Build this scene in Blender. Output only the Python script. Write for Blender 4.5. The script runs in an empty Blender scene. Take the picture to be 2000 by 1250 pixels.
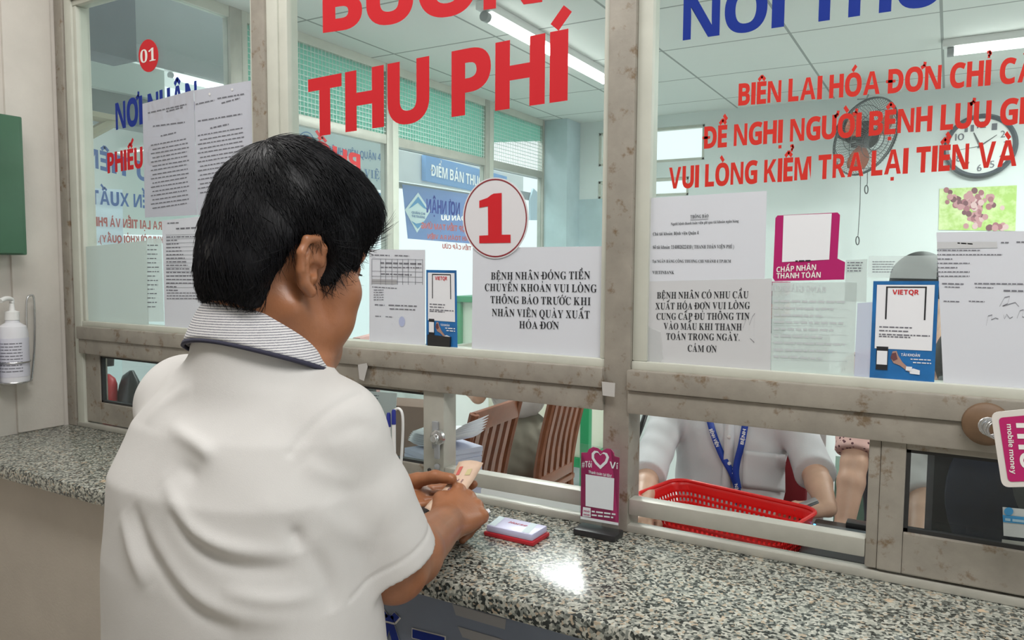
import bpy, bmesh, math, random, unicodedata
import numpy as np
from mathutils import Vector, Matrix
random.seed(7); np.random.seed(7)
sc = bpy.context.scene
COL = sc.collection
R_ = math.radians

# ---------------------------------------------------------------- camera
FOC, YAW, PITCH, ROLL, EYE = 1474.34, R_(30.018), R_(4.141), R_(.385), 1.55
def _basis():
    cy, sy, cp, sp = math.cos(YAW), math.sin(YAW), math.cos(PITCH), math.sin(PITCH)
    f = np.array([-sy*cp, cy*cp, -sp]); r = np.array([cy, sy, 0.]); u = np.cross(r, f)
    cr, sr = math.cos(ROLL), math.sin(ROLL)
    return cr*r+sr*u, -sr*r+cr*u, f
CR, CU, CF = _basis()
CC = np.array([0, 0, EYE])
cam = bpy.data.cameras.new('camera'); cam.sensor_width = 36; cam.lens = FOC/2000*36
cam.clip_start = .02
co = bpy.data.objects.new('camera', cam); COL.objects.link(co); sc.camera = co
co.matrix_world = Matrix([[CR[i], CU[i], -CF[i], CC[i]] for i in range(3)]+[[0, 0, 0, 1]])
def ray(x, y): return CF+(x-1000)/FOC*CR-(y-625)/FOC*CU
def hit(x, y, axis, val):
    r = ray(x, y); return CC+r*((val-CC[axis])/r[axis])
def at(x, y, d): return CC+ray(x, y)*d
def proj(P):
    D = np.asarray(P)-CC; z = D@CF
    return 1000+FOC*(D@CR)/z, 625-FOC*(D@CU)/z, z

# ---------------------------------------------------------------- light and exposure
sc.view_settings.view_transform = 'Standard'; sc.view_settings.look = 'None'
sc.view_settings.exposure = 0.0; sc.view_settings.gamma = 1
sc.view_settings.use_curve_mapping = False
sc.cycles.transparent_max_bounces = 32
sc.cycles.max_bounces = 8
sc.cycles.sample_clamp_indirect = 4
w = bpy.data.worlds.new('daylight'); sc.world = w; w.use_nodes = True
wb = w.node_tree.nodes['Background']; wb.inputs[0].default_value = (.93, .97, 1, 1); wb.inputs[1].default_value = 1.3
def area(name, loc, sx, sy, power, col=(1, 1, 1), rot=(0, 0, 0)):
    l = bpy.data.lights.new(name, 'AREA'); l.shape = 'RECTANGLE'; l.size = sx; l.size_y = sy; l.energy = power; l.color = col
    o = bpy.data.objects.new(name, l); COL.objects.link(o); o.location = loc; o.rotation_euler = rot
    return o
area('hall_ceiling_light', (.5, .1, 3.0), 1.6, .4, 40, (1, .98, .95))
area('hall_ceiling_light', (-1.3, .45, 3.02), .4, 1.2, 20, (1, .98, .95))
area('corridor_daylight', (-4.6, 3.6, 5.0), 3, 5, 420, (.95, .98, 1), (0, R_(-14), 0))

# ---------------------------------------------------------------- materials
MATS = {}
def mat(name, col, rough=.6, metal=0, var=0., scale=8., spec=.5, bump=0., bscale=60., var2=None, thr=None, coat=0.):
    """plain or noise-varied principled material; var2/thr add worn patches of another colour"""
    if name in MATS: return MATS[name]
    m = bpy.data.materials.new(name); m.use_nodes = True; nt = m.node_tree; b = nt.nodes['Principled BSDF']
    b.inputs['Base Color'].default_value = (*col, 1); b.inputs['Roughness'].default_value = rough
    b.inputs['Metallic'].default_value = metal; b.inputs['Specular IOR Level'].default_value = spec
    b.inputs['Coat Weight'].default_value = coat
    tc = nt.nodes.new('ShaderNodeTexCoord')
    def noise(s, detail=6, rgh=.6):
        n = nt.nodes.new('ShaderNodeTexNoise'); n.inputs['Scale'].default_value = s; n.inputs['Detail'].default_value = detail
        n.inputs['Roughness'].default_value = rgh; nt.links.new(tc.outputs['Object'], n.inputs['Vector']); return n
    out = None
    if var:
        n = noise(scale); r = nt.nodes.new('ShaderNodeValToRGB')
        r.color_ramp.elements[0].position = .3; r.color_ramp.elements[1].position = .7
        r.color_ramp.elements[0].color = (*[c*(1-var) for c in col], 1); r.color_ramp.elements[1].color = (*[min(1, c*(1+var*.6)) for c in col], 1)
        nt.links.new(n.outputs['Fac'], r.inputs['Fac']); out = r.outputs['Color']
    if var2:
        n = noise(thr[0], 8, .7); r = nt.nodes.new('ShaderNodeValToRGB')
        r.color_ramp.elements[0].position = thr[1]; r.color_ramp.elements[1].position = thr[2]
        mx = nt.nodes.new('ShaderNodeMix'); mx.data_type = 'RGBA'
        nt.links.new(n.outputs['Fac'], r.inputs['Fac']); nt.links.new(r.outputs['Color'], mx.inputs['Factor'])
        if out: nt.links.new(out, mx.inputs['A'])
        else: mx.inputs['A'].default_value = (*col, 1)
        mx.inputs['B'].default_value = (*var2, 1); out = mx.outputs['Result']
    if out: nt.links.new(out, b.inputs['Base Color'])
    if bump:
        n = noise(bscale, 4); bp = nt.nodes.new('ShaderNodeBump'); bp.inputs['Strength'].default_value = bump; bp.inputs['Distance'].default_value = .002
        nt.links.new(n.outputs['Fac'], bp.inputs['Height']); nt.links.new(bp.outputs['Normal'], b.inputs['Normal'])
    MATS[name] = m; return m
def emis(name, col, s):
    m = bpy.data.materials.new(name); m.use_nodes = True; nt = m.node_tree; nt.nodes.clear()
    e = nt.nodes.new('ShaderNodeEmission'); e.inputs[0].default_value = (*col, 1); e.inputs[1].default_value = s
    o = nt.nodes.new('ShaderNodeOutputMaterial'); nt.links.new(e.outputs[0], o.inputs[0]); return m
def glass(name, tint=(.93, .97, .96), haze=.05, hazecol=(.85, .92, .92), refl=1.):
    m = bpy.data.materials.new(name); m.use_nodes = True; nt = m.node_tree; nt.nodes.clear(); N = nt.nodes.new
    t = N('ShaderNodeBsdfTransparent'); t.inputs[0].default_value = (*tint, 1)
    g = N('ShaderNodeBsdfGlossy'); g.inputs['Roughness'].default_value = .01
    d = N('ShaderNodeBsdfDiffuse'); d.inputs[0].default_value = (*hazecol, 1)
    tl = N('ShaderNodeBsdfTranslucent'); tl.inputs[0].default_value = (*hazecol, 1)
    a = N('ShaderNodeMixShader'); a.inputs[0].default_value = .5; nt.links.new(d.outputs[0], a.inputs[1]); nt.links.new(tl.outputs[0], a.inputs[2])
    m1 = N('ShaderNodeMixShader'); m1.inputs[0].default_value = haze; nt.links.new(t.outputs[0], m1.inputs[1]); nt.links.new(a.outputs[0], m1.inputs[2])
    lw = N('ShaderNodeLayerWeight'); lw.inputs[0].default_value = .5
    pw = N('ShaderNodeMath'); pw.operation = 'POWER'; pw.inputs[1].default_value = 4.; nt.links.new(lw.outputs['Facing'], pw.inputs[0])
    mu = N('ShaderNodeMath'); mu.operation = 'MULTIPLY_ADD'; mu.inputs[1].default_value = .3*refl; mu.inputs[2].default_value = .015*refl; nt.links.new(pw.outputs[0], mu.inputs[0])
    m2 = N('ShaderNodeMixShader'); nt.links.new(mu.outputs[0], m2.inputs[0]); nt.links.new(m1.outputs[0], m2.inputs[1]); nt.links.new(g.outputs[0], m2.inputs[2])
    o = N('ShaderNodeOutputMaterial'); nt.links.new(m2.outputs[0], o.inputs[0]); return m
def thin(name, col, trans=.4, alpha=1.):
    """paper or cloth that lets light through; alpha < 1 = also partly see-through"""
    m = bpy.data.materials.new(name); m.use_nodes = True; nt = m.node_tree; nt.nodes.clear(); N = nt.nodes.new
    d = N('ShaderNodeBsdfDiffuse'); d.inputs[0].default_value = (*col, 1)
    tl = N('ShaderNodeBsdfTranslucent'); tl.inputs[0].default_value = (*col, 1)
    a = N('ShaderNodeMixShader'); a.inputs[0].default_value = trans; nt.links.new(d.outputs[0], a.inputs[1]); nt.links.new(tl.outputs[0], a.inputs[2])
    last = a
    if alpha < 1:
        t = N('ShaderNodeBsdfTransparent'); a2 = N('ShaderNodeMixShader'); a2.inputs[0].default_value = alpha
        nt.links.new(t.outputs[0], a2.inputs[1]); nt.links.new(a.outputs[0], a2.inputs[2]); last = a2
    o = N('ShaderNodeOutputMaterial'); nt.links.new(last.outputs[0], o.inputs[0]); return m
def granite():
    m = bpy.data.materials.new('granite'); m.use_nodes = True; nt = m.node_tree; b = nt.nodes['Principled BSDF']; N = nt.nodes.new
    tc = N('ShaderNodeTexCoord')
    def vor(s, feat='F1'):
        v = N('ShaderNodeTexVoronoi'); v.inputs['Scale'].default_value = s; nt.links.new(warp.outputs[0], v.inputs['Vector']); return v
    nz = N('ShaderNodeTexNoise'); nz.inputs['Scale'].default_value = 90; nz.inputs['Detail'].default_value = 3
    nt.links.new(tc.outputs['Object'], nz.inputs['Vector'])
    sub = N('ShaderNodeVectorMath'); sub.operation = 'SCALE'; sub.inputs['Scale'].default_value = .006; nt.links.new(nz.outputs['Color'], sub.inputs[0])
    warp = N('ShaderNodeVectorMath'); warp.operation = 'ADD'; nt.links.new(tc.outputs['Object'], warp.inputs[0]); nt.links.new(sub.outputs[0], warp.inputs[1])
    v1 = vor(235); r1 = N('ShaderNodeValToRGB'); cr = r1.color_ramp; cr.interpolation = 'CONSTANT'
    for e in cr.elements[:-1]: cr.elements.remove(e)
    cr.elements[0].position = 0; cr.elements[0].color = (.025, .03, .028, 1)
    for p, c in ((.20, (.09, .10, .09)), (.36, (.22, .235, .21)), (.54, (.37, .38, .33)), (.74, (.50, .50, .44)), (.92, (.42, .35, .26))):
        e = cr.elements.new(p); e.color = (*c, 1)
    sep = N('ShaderNodeSeparateColor'); nt.links.new(v1.outputs['Color'], sep.inputs[0]); nt.links.new(sep.outputs[0], r1.inputs['Fac'])
    n2 = N('ShaderNodeTexNoise'); n2.inputs['Scale'].default_value = 30; n2.inputs['Detail'].default_value = 4; nt.links.new(tc.outputs['Object'], n2.inputs['Vector'])
    r2 = N('ShaderNodeValToRGB'); r2.color_ramp.elements[0].position = .68; r2.color_ramp.elements[1].position = .74; nt.links.new(n2.outputs['Fac'], r2.inputs['Fac'])
    mx = N('ShaderNodeMix'); mx.data_type = 'RGBA'; nt.links.new(r2.outputs['Color'], mx.inputs['Factor']); nt.links.new(r1.outputs['Color'], mx.inputs['A']); mx.inputs['B'].default_value = (.62, .47, .32, 1)
    nt.links.new(mx.outputs['Result'], b.inputs['Base Color']); b.inputs['Roughness'].default_value = .22; b.inputs['Specular IOR Level'].default_value = .5
    return m
def tiles():
    m = bpy.data.materials.new('ceiling_board'); m.use_nodes = True; nt = m.node_tree; b = nt.nodes['Principled BSDF']; N = nt.nodes.new
    tc = N('ShaderNodeTexCoord'); sx = N('ShaderNodeSeparateXYZ'); nt.links.new(tc.outputs['Object'], sx.inputs[0]); fac = None
    for ax, off in (('X', 1.285), ('Y', -.075)):
        a = N('ShaderNodeMath'); a.operation = 'ADD'; a.inputs[1].default_value = off+6.05*2; nt.links.new(sx.outputs[ax], a.inputs[0])
        q = N('ShaderNodeMath'); q.operation = 'DIVIDE'; q.inputs[1].default_value = .605; nt.links.new(a.outputs[0], q.inputs[0])
        f = N('ShaderNodeMath'); f.operation = 'FRACT'; nt.links.new(q.outputs[0], f.inputs[0])
        s = N('ShaderNodeMath'); s.operation = 'SUBTRACT'; s.inputs[1].default_value = .5; nt.links.new(f.outputs[0], s.inputs[0])
        ab = N('ShaderNodeMath'); ab.operation = 'ABSOLUTE'; nt.links.new(s.outputs[0], ab.inputs[0])
        g = N('ShaderNodeMath'); g.operation = 'GREATER_THAN'; g.inputs[1].default_value = .49; nt.links.new(ab.outputs[0], g.inputs[0])
        if fac is None: fac = g
        else:
            mm = N('ShaderNodeMath'); mm.operation = 'MAXIMUM'; nt.links.new(fac.outputs[0], mm.inputs[0]); nt.links.new(g.outputs[0], mm.inputs[1]); fac = mm
    mx = N('ShaderNodeMix'); mx.data_type = 'RGBA'; nt.links.new(fac.outputs[0], mx.inputs['Factor'])
    mx.inputs['A'].default_value = (.74, .76, .74, 1); mx.inputs['B'].default_value = (.30, .32, .31, 1)
    nt.links.new(mx.outputs['Result'], b.inputs['Base Color']); b.inputs['Roughness'].default_value = .8
    return m

ALU = mat('worn_aluminium', (.36, .33, .285), .45, .2, .18, 14, var2=(.21, .15, .095), thr=(26, .56, .66), bump=.15, bscale=90)
ALUC = mat('clean_aluminium', (.46, .45, .40), .4, .2, .12, 12, bump=.08)
ALUP = mat('pale_window_bead', (.58, .59, .52), .5, 0, .08, 10)
DARK = mat('dark_rubber', (.025, .025, .025), .6)
WALLM = mat('old_wall_paint', (.64, .60, .55), .75, 0, .12, 3, var2=(.50, .44, .36), thr=(2.6, .60, .85), bump=.25, bscale=140)
BASEW = mat('counter_base_paint', (.52, .47, .41), .8, 0, .10, 4, var2=(.48, .40, .31), thr=(3.5, .58, .85), bump=.25, bscale=140)
ROOMW = mat('pale_green_wall', (.74, .79, .785), .7, 0, .04, 3)
BLUEW = mat('blue_grey_wall', (.50, .62, .66), .8, 0, .12, 5)
FLOORM = mat('white_floor_tile', (.78, .78, .76), .25, 0, .05, 5)
HALLF = mat('hall_floor_tile', (.62, .58, .52), .35, 0, .08, 5)
WHITE = mat('white_paper', (.80, .81, .85), .7)
INK = mat('black_ink', (.015, .015, .02), .6)
GREYINK = mat('grey_ink', (.16, .16, .19), .7)
REDV = mat('red_vinyl', (.60, .022, .03), .5, spec=.2)
REDL = mat('light_red_vinyl', (.62, .035, .025), .5, spec=.2)
BLUEV = mat('blue_vinyl', (.008, .03, .26), .5, spec=.2)
WHITEV = mat('white_vinyl', (.85, .83, .80), .5)
NAVY = mat('navy_ink', (.02, .04, .22), .5)
PINK = mat('magenta_card', (.48, .015, .14), .35)
STEEL = mat('steel', (.6, .6, .6), .25, .9)
BLACKP = mat('black_plastic', (.02, .02, .022), .35)
GREYP = mat('grey_plastic', (.3, .31, .32), .4)
WHITEP = mat('white_plastic', (.80, .80, .79), .35)
BLUEP = mat('blue_plastic', (.02, .03, .25), .35)
GLASS = glass('pane_glass', tint=(.95, .975, .965), haze=.027)
GLASSB = glass('back_pane_glass', tint=(.93, .98, .97), haze=.03, refl=.6)
GREENB = mat('green_box_paint', (.05, .13, .075), .45, 0, .12, 6)
SKIN = mat('tanned_skin', (.33, .132, .060), .40, 0, .16, 22, bump=.15, bscale=260)
SKINL = mat('light_skin', (.62, .39, .28), .45, 0, .07, 22, bump=.1, bscale=260)
HAIR = mat('black_hair', (.006, .006, .008), .5, spec=.25)
SHIRT = mat('white_pique', (.62, .605, .59), .9, 0, .03, 9, bump=.12, bscale=900, spec=.2)
CLERKS = mat('office_shirt', (.66, .66, .68), .8, 0, .04, 8, bump=.15, bscale=300)
TROUS = mat('dark_trousers', (.03, .03, .04), .8)
KHAKI = mat('khaki_trousers', (.20, .185, .145), .8, 0, .08, 12, bump=.15, bscale=200)
WOOD = mat('red_brown_wood', (.20, .065, .028), .32, 0, .3, 9, bump=.1, bscale=50)
DESKM = mat('brown_desk_laminate', (.33, .19, .11), .4, 0, .12, 7)
REDP = mat('red_basket_plastic', (.68, .012, .012), .35)

# ---------------------------------------------------------------- object helpers
def link(name, me, m, parent=None, smooth=False):
    o = bpy.data.objects.new(name, me); COL.objects.link(o)
    for x in (m if isinstance(m, (list, tuple)) else [m]): me.materials.append(x)
    if parent is not None: o.parent = parent; o.matrix_parent_inverse = parent.matrix_basis.inverted()
    if smooth:
        me.polygons.foreach_set('use_smooth', [True]*len(me.polygons))
        if smooth != 'all':
            me.set_sharp_from_angle(angle=R_(smooth if smooth is not True else 40))
    return o
def raw(name, V, F, m, parent=None, smooth=False):
    me = bpy.data.meshes.new(name); me.from_pydata([tuple(map(float, v)) for v in V], [], [tuple(map(int, f)) for f in F]); me.update()
    return link(name, me, m, parent, smooth)
def frombm(name, bm, m, parent=None, smooth=False):
    me = bpy.data.meshes.new(name); bm.normal_update(); bm.to_mesh(me); bm.free()
    return link(name, me, m, parent, smooth)
def tag(o, label, cat, group=None):
    o['label'] = label; o['category'] = cat
    if group: o['group'] = group
    return o
def struct(o): o['kind'] = 'structure'; return o
def empty(name, loc=(0, 0, 0)):
    o = bpy.data.objects.new(name, None); COL.objects.link(o); o.location = [float(c) for c in loc]; o.empty_display_size = .05
    bpy.context.view_layer.update(); return o
def thing(name, label, cat, loc=(0, 0, 0), group=None): return tag(empty(name, loc), label, cat, group)
def bbox_bm(bm, lo, hi, bev=.0, mtx=None, mi=0):
    r = bmesh.ops.create_cube(bm, size=1); vs = r['verts']
    for v in vs: v.co = Vector([(lo[i]+hi[i])/2+v.co[i]*(hi[i]-lo[i]) for i in range(3)])
    fs = list({f for v in vs for f in v.link_faces})
    if bev:
        es = list({e for v in vs for e in v.link_edges})
        rb = bmesh.ops.bevel(bm, geom=es, offset=bev, segments=2, affect='EDGES', profile=.6)
        vs = list({v for f in rb['faces'] for v in f.verts} | {v for v in vs if v.is_valid})
        fs = list({f for v in vs for f in v.link_faces})
    for f in fs: f.material_index = mi
    if mtx is not None: bmesh.ops.transform(bm, matrix=mtx, verts=vs)
    return vs
def box(name, lo, hi, m, parent=None, bev=.002, mtx=None):
    lo, hi = [min(a, b) for a, b in zip(lo, hi)], [max(a, b) for a, b in zip(lo, hi)]
    bm = bmesh.new(); bbox_bm(bm, lo, hi, bev, mtx); return frombm(name, bm, m, parent, 30 if bev else False)
def tube_bm(bm, pts, r, n=10, mi=0, caps=True):
    pts = [Vector([float(c) for c in p]) for p in pts]; k = len(pts); rr = r if isinstance(r, (list, tuple)) else [r]*k
    rings = []; up = None
    for i, p in enumerate(pts):
        t = (pts[min(i+1, k-1)]-pts[max(i-1, 0)]); t = t.normalized() if t.length > 1e-9 else Vector((0, 0, 1))
        if up is None: up = t.orthogonal().normalized()
        a = (up-t*up.dot(t)); a = a.normalized() if a.length > 1e-6 else t.orthogonal().normalized(); up = a; b = t.cross(a)
        rings.append([bm.verts.new(p+(a*math.cos(2*math.pi*j/n)+b*math.sin(2*math.pi*j/n))*rr[i]) for j in range(n)])
    for i in range(k-1):
        for j in range(n):
            f = bm.faces.new((rings[i][j], rings[i][(j+1) % n], rings[i+1][(j+1) % n], rings[i+1][j])); f.material_index = mi; f.smooth = True
    if caps:
        for q in (list(reversed(rings[0])), rings[-1]): f = bm.faces.new(q); f.material_index = mi
def tube(name, pts, r, m, parent=None, n=10):
    bm = bmesh.new(); tube_bm(bm, pts, r, n); return frombm(name, bm, m, parent, True)
def lathe_bm(bm, prof, c=(0, 0, 0), n=28, axis=(0, 0, 1), mi=0, caps=True):
    q = Vector((0, 0, 1)).rotation_difference(Vector(axis)); c = Vector([float(x) for x in c]); rings = []
    for r, z in prof:
        rings.append([bm.verts.new(c+q @ Vector((r*math.cos(2*math.pi*j/n), r*math.sin(2*math.pi*j/n), z))) for j in range(n)])
    for i in range(len(rings)-1):
        for j in range(n):
            f = bm.faces.new((rings[i][j], rings[i][(j+1) % n], rings[i+1][(j+1) % n], rings[i+1][j])); f.material_index = mi; f.smooth = True
    for q_ in (list(reversed(rings[0])), rings[-1]) if caps else (): f = bm.faces.new(q_); f.material_index = mi
def lathe(name, prof, m, parent=None, c=(0, 0, 0), n=28, axis=(0, 0, 1), caps=True):
    bm = bmesh.new(); lathe_bm(bm, prof, c, n, axis, 0, caps); return frombm(name, bm, m, parent, True)
def smoothpath(pts, per=6):
    P = [np.asarray(p, float) for p in pts]; out = []
    for i in range(len(P)-1):
        p0, p1, p2, p3 = P[max(i-1, 0)], P[i], P[i+1], P[min(i+2, len(P)-1)]
        for j in range(per):
            t = j/per; out.append(.5*((2*p1)+(p2-p0)*t+(2*p0-5*p1+4*p2-p3)*t*t+(-p0+3*p1-3*p2+p3)*t**3))
    out.append(P[-1]); return out

# ---------------------------------------------------------------- planes, sheets and lettering
class Plane:
    """a vertical sheet plane (axis 0 or 1 at val); m(px,py,off) = the point of it on that line of sight, off metres in front of it"""
    def __init__(s, axis, val, face): s.axis, s.val, s.face = axis, val, face
    def m(s, x, y, off=0.):
        p = hit(x, y, s.axis, s.val); p = p.copy(); p[s.axis] += s.face*off; return p
PG = Plane(1, 1.303, -1)      # customer side of the counter glass
PB = Plane(0, -2.648, 1)      # room side of the back partition glass
def poly(name, pl, pts, m, parent=None, off=.001, thick=0.):
    V = [pl.m(x, y, off) for x, y in pts]; n = len(V); F = [list(range(n))]
    if thick:
        W = [v.copy() for v in V]
        for q in W: q[pl.axis] -= pl.face*thick
        V = V+W; F = F+[list(range(2*n-1, n-1, -1))]+[(i, i+n, (i+1) % n+n, (i+1) % n) for i in range(n)]
    o = raw(name, V, F, m, parent)
    bm = bmesh.new(); bm.from_mesh(o.data); bmesh.ops.recalc_face_normals(bm, faces=bm.faces); bm.to_mesh(o.data); bm.free()
    return o
_GC = {}
def glyph(ch, style, off):
    k = (ch, style, off)
    if k in _GC: return _GC[k]
    if ch == 'I' and style == 'sans':
        c_ = glyph('H', style, 0)[0][:, 1].max(); o_ = off; _GC[k] = (np.array([(-o_, -o_), (.25*c_+o_, -o_), (.25*c_+o_, c_+o_), (-o_, c_+o_)]), [(0, 1, 2, 3)]); return _GC[k]
    c = ch
    if style in ('sans', 'serif'):
        U, L, D = ((0x1D5D4, 0x1D5EE, 0x1D7EC) if style == 'sans' else (0x1D400, 0x1D41A, 0x1D7CE))
        if 'A' <= ch <= 'Z': c = chr(U+ord(ch)-65)
        elif 'a' <= ch <= 'z': c = chr(L+ord(ch)-97)
        elif '0' <= ch <= '9': c = chr(D+ord(ch)-48)
    cu = bpy.data.curves.new('g', 'FONT'); cu.body = c; cu.size = 1; cu.offset = off; cu.fill_mode = 'FRONT'; cu.resolution_u = 4
    o = bpy.data.objects.new('g', cu); COL.objects.link(o); bpy.context.view_layer.update()
    me = bpy.data.meshes.new_from_object(o.evaluated_get(bpy.context.evaluated_depsgraph_get()))
    V = np.array([v.co[:2] for v in me.vertices]) if len(me.vertices) else np.zeros((0, 2)); F = [tuple(p.vertices) for p in me.polygons]
    bpy.data.objects.remove(o); bpy.data.curves.remove(cu); bpy.data.meshes.remove(me)
    _GC[k] = (V, F); return _GC[k]
def layout(s, style='sans', off=0.):
    """vertices and faces of a line of text, cap height 1, starting at x = 0; accents are drawn here. Returns V, F, width"""
    cap = glyph('H', style, 0)[0][:, 1].max(); V, F = [], []; x = 0.; T = .13+2*off/cap
    def add(v, f):
        b = len(V); V.extend(v); F.extend([tuple(i+b for i in q) for q in f])
    def stroke(pts, t=T):
        for (x0, y0), (x1, y1) in zip(pts[:-1], pts[1:]):
            dx, dy = x1-x0, y1-y0; l = math.hypot(dx, dy) or 1; nx, ny = -dy/l*t/2, dx/l*t/2; ex, ey = dx/l*off/cap, dy/l*off/cap
            add([(x0+nx-ex, y0+ny-ey), (x0-nx-ex, y0-ny-ey), (x1-nx+ex, y1-ny+ey), (x1+nx+ex, y1+ny+ey)], [(0, 1, 2, 3)])
    for ch in unicodedata.normalize('NFC', s):
        if ch == ' ': x += .36; continue
        d = 'D' if ch == 'Đ' else 'd' if ch == 'đ' else ch
        nf = unicodedata.normalize('NFD', d); base, marks = nf[0], nf[1:]
        if base == 'i' and marks: base = 'ı'
        g, f = glyph(base, style if base != 'ı' else 'plain', min(off, .003) if base in 'AaR4VMNKXYWZ' else off)
        if len(g) == 0: x += .3; continue
        g = g/cap; x0, x1 = glyph(base, style if base != 'ı' else 'plain', 0)[0][:, 0].min()/cap, glyph(base, style if base != 'ı' else 'plain', 0)[0][:, 0].max()/cap
        wd = x1-x0; add([(a-x0+x, b) for a, b in g], f); top = g[:, 1].max()-off/cap; cx = x+wd/2
        if ch in 'Đđ': stroke([(x-.12, .5 if ch == 'Đ' else .85), (x+wd*.45, .5 if ch == 'Đ' else .85)], .12)
        mk = set(ord(q) for q in marks); y = top+.1
        if 0x302 in mk: stroke([(cx-.2, y), (cx, y+.17), (cx+.2, y)]); yy, sx = y+.2, .0
        elif 0x306 in mk: stroke([(cx-.19, y+.17), (cx-.1, y+.05), (cx+.1, y+.05), (cx+.19, y+.17)]); yy, sx = y+.22, .0
        else: yy, sx = y, 0
        hi = 0x302 in mk or 0x306 in mk; ox = cx+(.2 if hi else 0); oy = yy+(-.02 if hi else 0)
        if 0x301 in mk: stroke([(ox-.06, oy), (ox+.12, oy+.2)])
        if 0x300 in mk: stroke([(ox+.06, oy), (ox-.12, oy+.2)])
        if 0x309 in mk: stroke([(ox-.08, oy+.24), (ox+.05, oy+.26), (ox+.09, oy+.18), (ox, oy+.1), (ox, oy+.02)], T*.7)
        if 0x303 in mk: stroke([(ox-.2, oy+.04), (ox-.1, oy+.14), (ox+.08, oy+.06), (ox+.2, oy+.16)], T*.8)
        if 0x323 in mk: stroke([(cx-.075, -.2), (cx+.075, -.2)], .15)
        if 0x31b in mk: stroke([(x+wd-.08, top-.06), (x+wd+.08, top+.02), (x+wd+.1, top+.16)], T*.9)
        x += wd+(.13 if style == 'sans' else .12)
    return np.array(V), F, x-.15
def text(name, s, pl, p0, p1, hpx, m, parent=None, style='sans', off=.002, outline=None, bold=0.):
    """lettering on plane pl whose baseline runs from pixel p0 to pixel p1, hpx tall; outline = (material, width in caps)"""
    A, B = pl.m(*p0), pl.m(*p1); H = pl.m(p0[0], p0[1]-hpx)[2]-A[2]; out = None
    for k, (mm, of, o2) in enumerate(([(outline[0], outline[1], off)] if outline else [])+[(m, bold, off+(.0012 if outline else 0))]):
        V, F, wd = layout(s, style, of)
        W = A[None]+V[:, :1]/wd*(B-A)[None]+np.array([0, 0, 1])[None]*V[:, 1:2]*H
        W[:, pl.axis] += pl.face*o2
        nm = name if k == (1 if outline else 0) else 'letter_outline'
        o = raw(nm, W, F, mm, None)
        if k == (1 if outline else 0): out = o
        else: oo = o
    if outline: oo.parent = out
    if parent is not None: out.parent = parent; out.matrix_parent_inverse = parent.matrix_basis.inverted()
    return out
def lines(name, pl, rows, m, parent, off=.002, seed=1):
    """rows of tiny unreadable print: (x0,y0,x1,y1,height) in pixels, broken up into word-long dashes"""
    rnd = random.Random(seed); V, F = [], []
    for x0, y0, x1, y1, h in rows:
        L = math.hypot(x1-x0, y1-y0); s = 0
        while s < L:
            wl = min(rnd.uniform(1.6, 5.)*h, L-s); a, b = s/L, (s+wl)/L
            p, q = (x0+(x1-x0)*a, y0+(y1-y0)*a), (x0+(x1-x0)*b, y0+(y1-y0)*b); n = len(V)
            V += [pl.m(p[0], p[1], off), pl.m(q[0], q[1], off), pl.m(q[0], q[1]-h, off), pl.m(p[0], p[1]-h, off)]; F.append((n, n+1, n+2, n+3)); s += wl+h*.8
    return raw(name, V, F, m, parent)
def para(x0, x1, y0, y1, n, h, slope=0., ragged=.15, seed=3, skew=0.):
    rnd = random.Random(seed); out = []
    for i in range(n):
        t = i/max(n-1, 1); y = y0+(y1-y0)*t; xa = x0+skew*t; xb = xa+(x1-x0)*(1-ragged*rnd.random()); out.append((xa, y, xb, y+slope*(xb-xa), h))
    return out
# ---------------------------------------------------------------- the setting
CEIL, XL, YB, XR, CT = 2.62, -2.65, 5.25, 2.3, 1.06
YF = 1.285                                    # front face of the partition frame
struct(box('floor', (-2.7, 1.33, -.04), (XR, YB+.1, 0), FLOORM, bev=0))
struct(box('floor_hall', (-2.5, -3.2, -.04), (3.2, 1.36, 0), HALLF, bev=0))
c_ = struct(box('ceiling', (-2.7, 1.30, CEIL), (XR, YB+.1, CEIL+.05), tiles(), bev=0))
# main ceiling runners drawn thicker near the corner column
struct(box('wall_right', (XR, 1.3, 0), (XR+.1, YB+.1, CEIL), ROOMW, bev=0))
# back wall with its two high openings
def wall_with_holes(name, axis, val, t, u0, u1, z1, holes, m):
    us = sorted({u0, u1, *[h[0] for h in holes], *[h[1] for h in holes]}); zs = sorted({0, z1, *[h[2] for h in holes], *[h[3] for h in holes]}); bm = bmesh.new()
    for a, b in zip(us[:-1], us[1:]):
        for c, d in zip(zs[:-1], zs[1:]):
            if any(h[0] <= (a+b)/2 <= h[1] and h[2] <= (c+d)/2 <= h[3] for h in holes): continue
            lo, hi = ((a, val, c), (b, val+t, d)) if axis == 1 else ((val, a, c), (val+t, b, d)); bbox_bm(bm, lo, hi)
    bmesh.ops.remove_doubles(bm, verts=bm.verts, dist=1e-4)
    return struct(frombm(name, bm, m))
wall_with_holes('wall_back', 1, YB, .1, -2.7, XR, CEIL, [(-2.30, -1.505, 2.29, 2.535), (-2.3, -1.61, 2.05, 2.18)], ROOMW)
for n, (z0, z1, x1) in enumerate(((2.29, 2.535, -1.505), (2.05, 2.18, -1.61))):
    wn = struct(empty('window_%d' % (5+n), (-1.9, YB, z0)))
    bm = bmesh.new()
    for a, b in (((-2.3, z0), (x1, z0+.02)), ((-2.3, z1-.02), (x1, z1)), ((-2.3, z0), (-2.28, z1)), ((x1-.02, z0), (x1, z1))): bbox_bm(bm, (a[0], YB+.01, a[1]), (b[0], YB+.05, b[1]), .003)
    frombm('window_frame', bm, ALUP, wn); box('glass_pane', (-2.28, YB+.03, z0+.02), (x1-.02, YB+.034, z1-.02), GLASSB, wn, 0)
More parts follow.
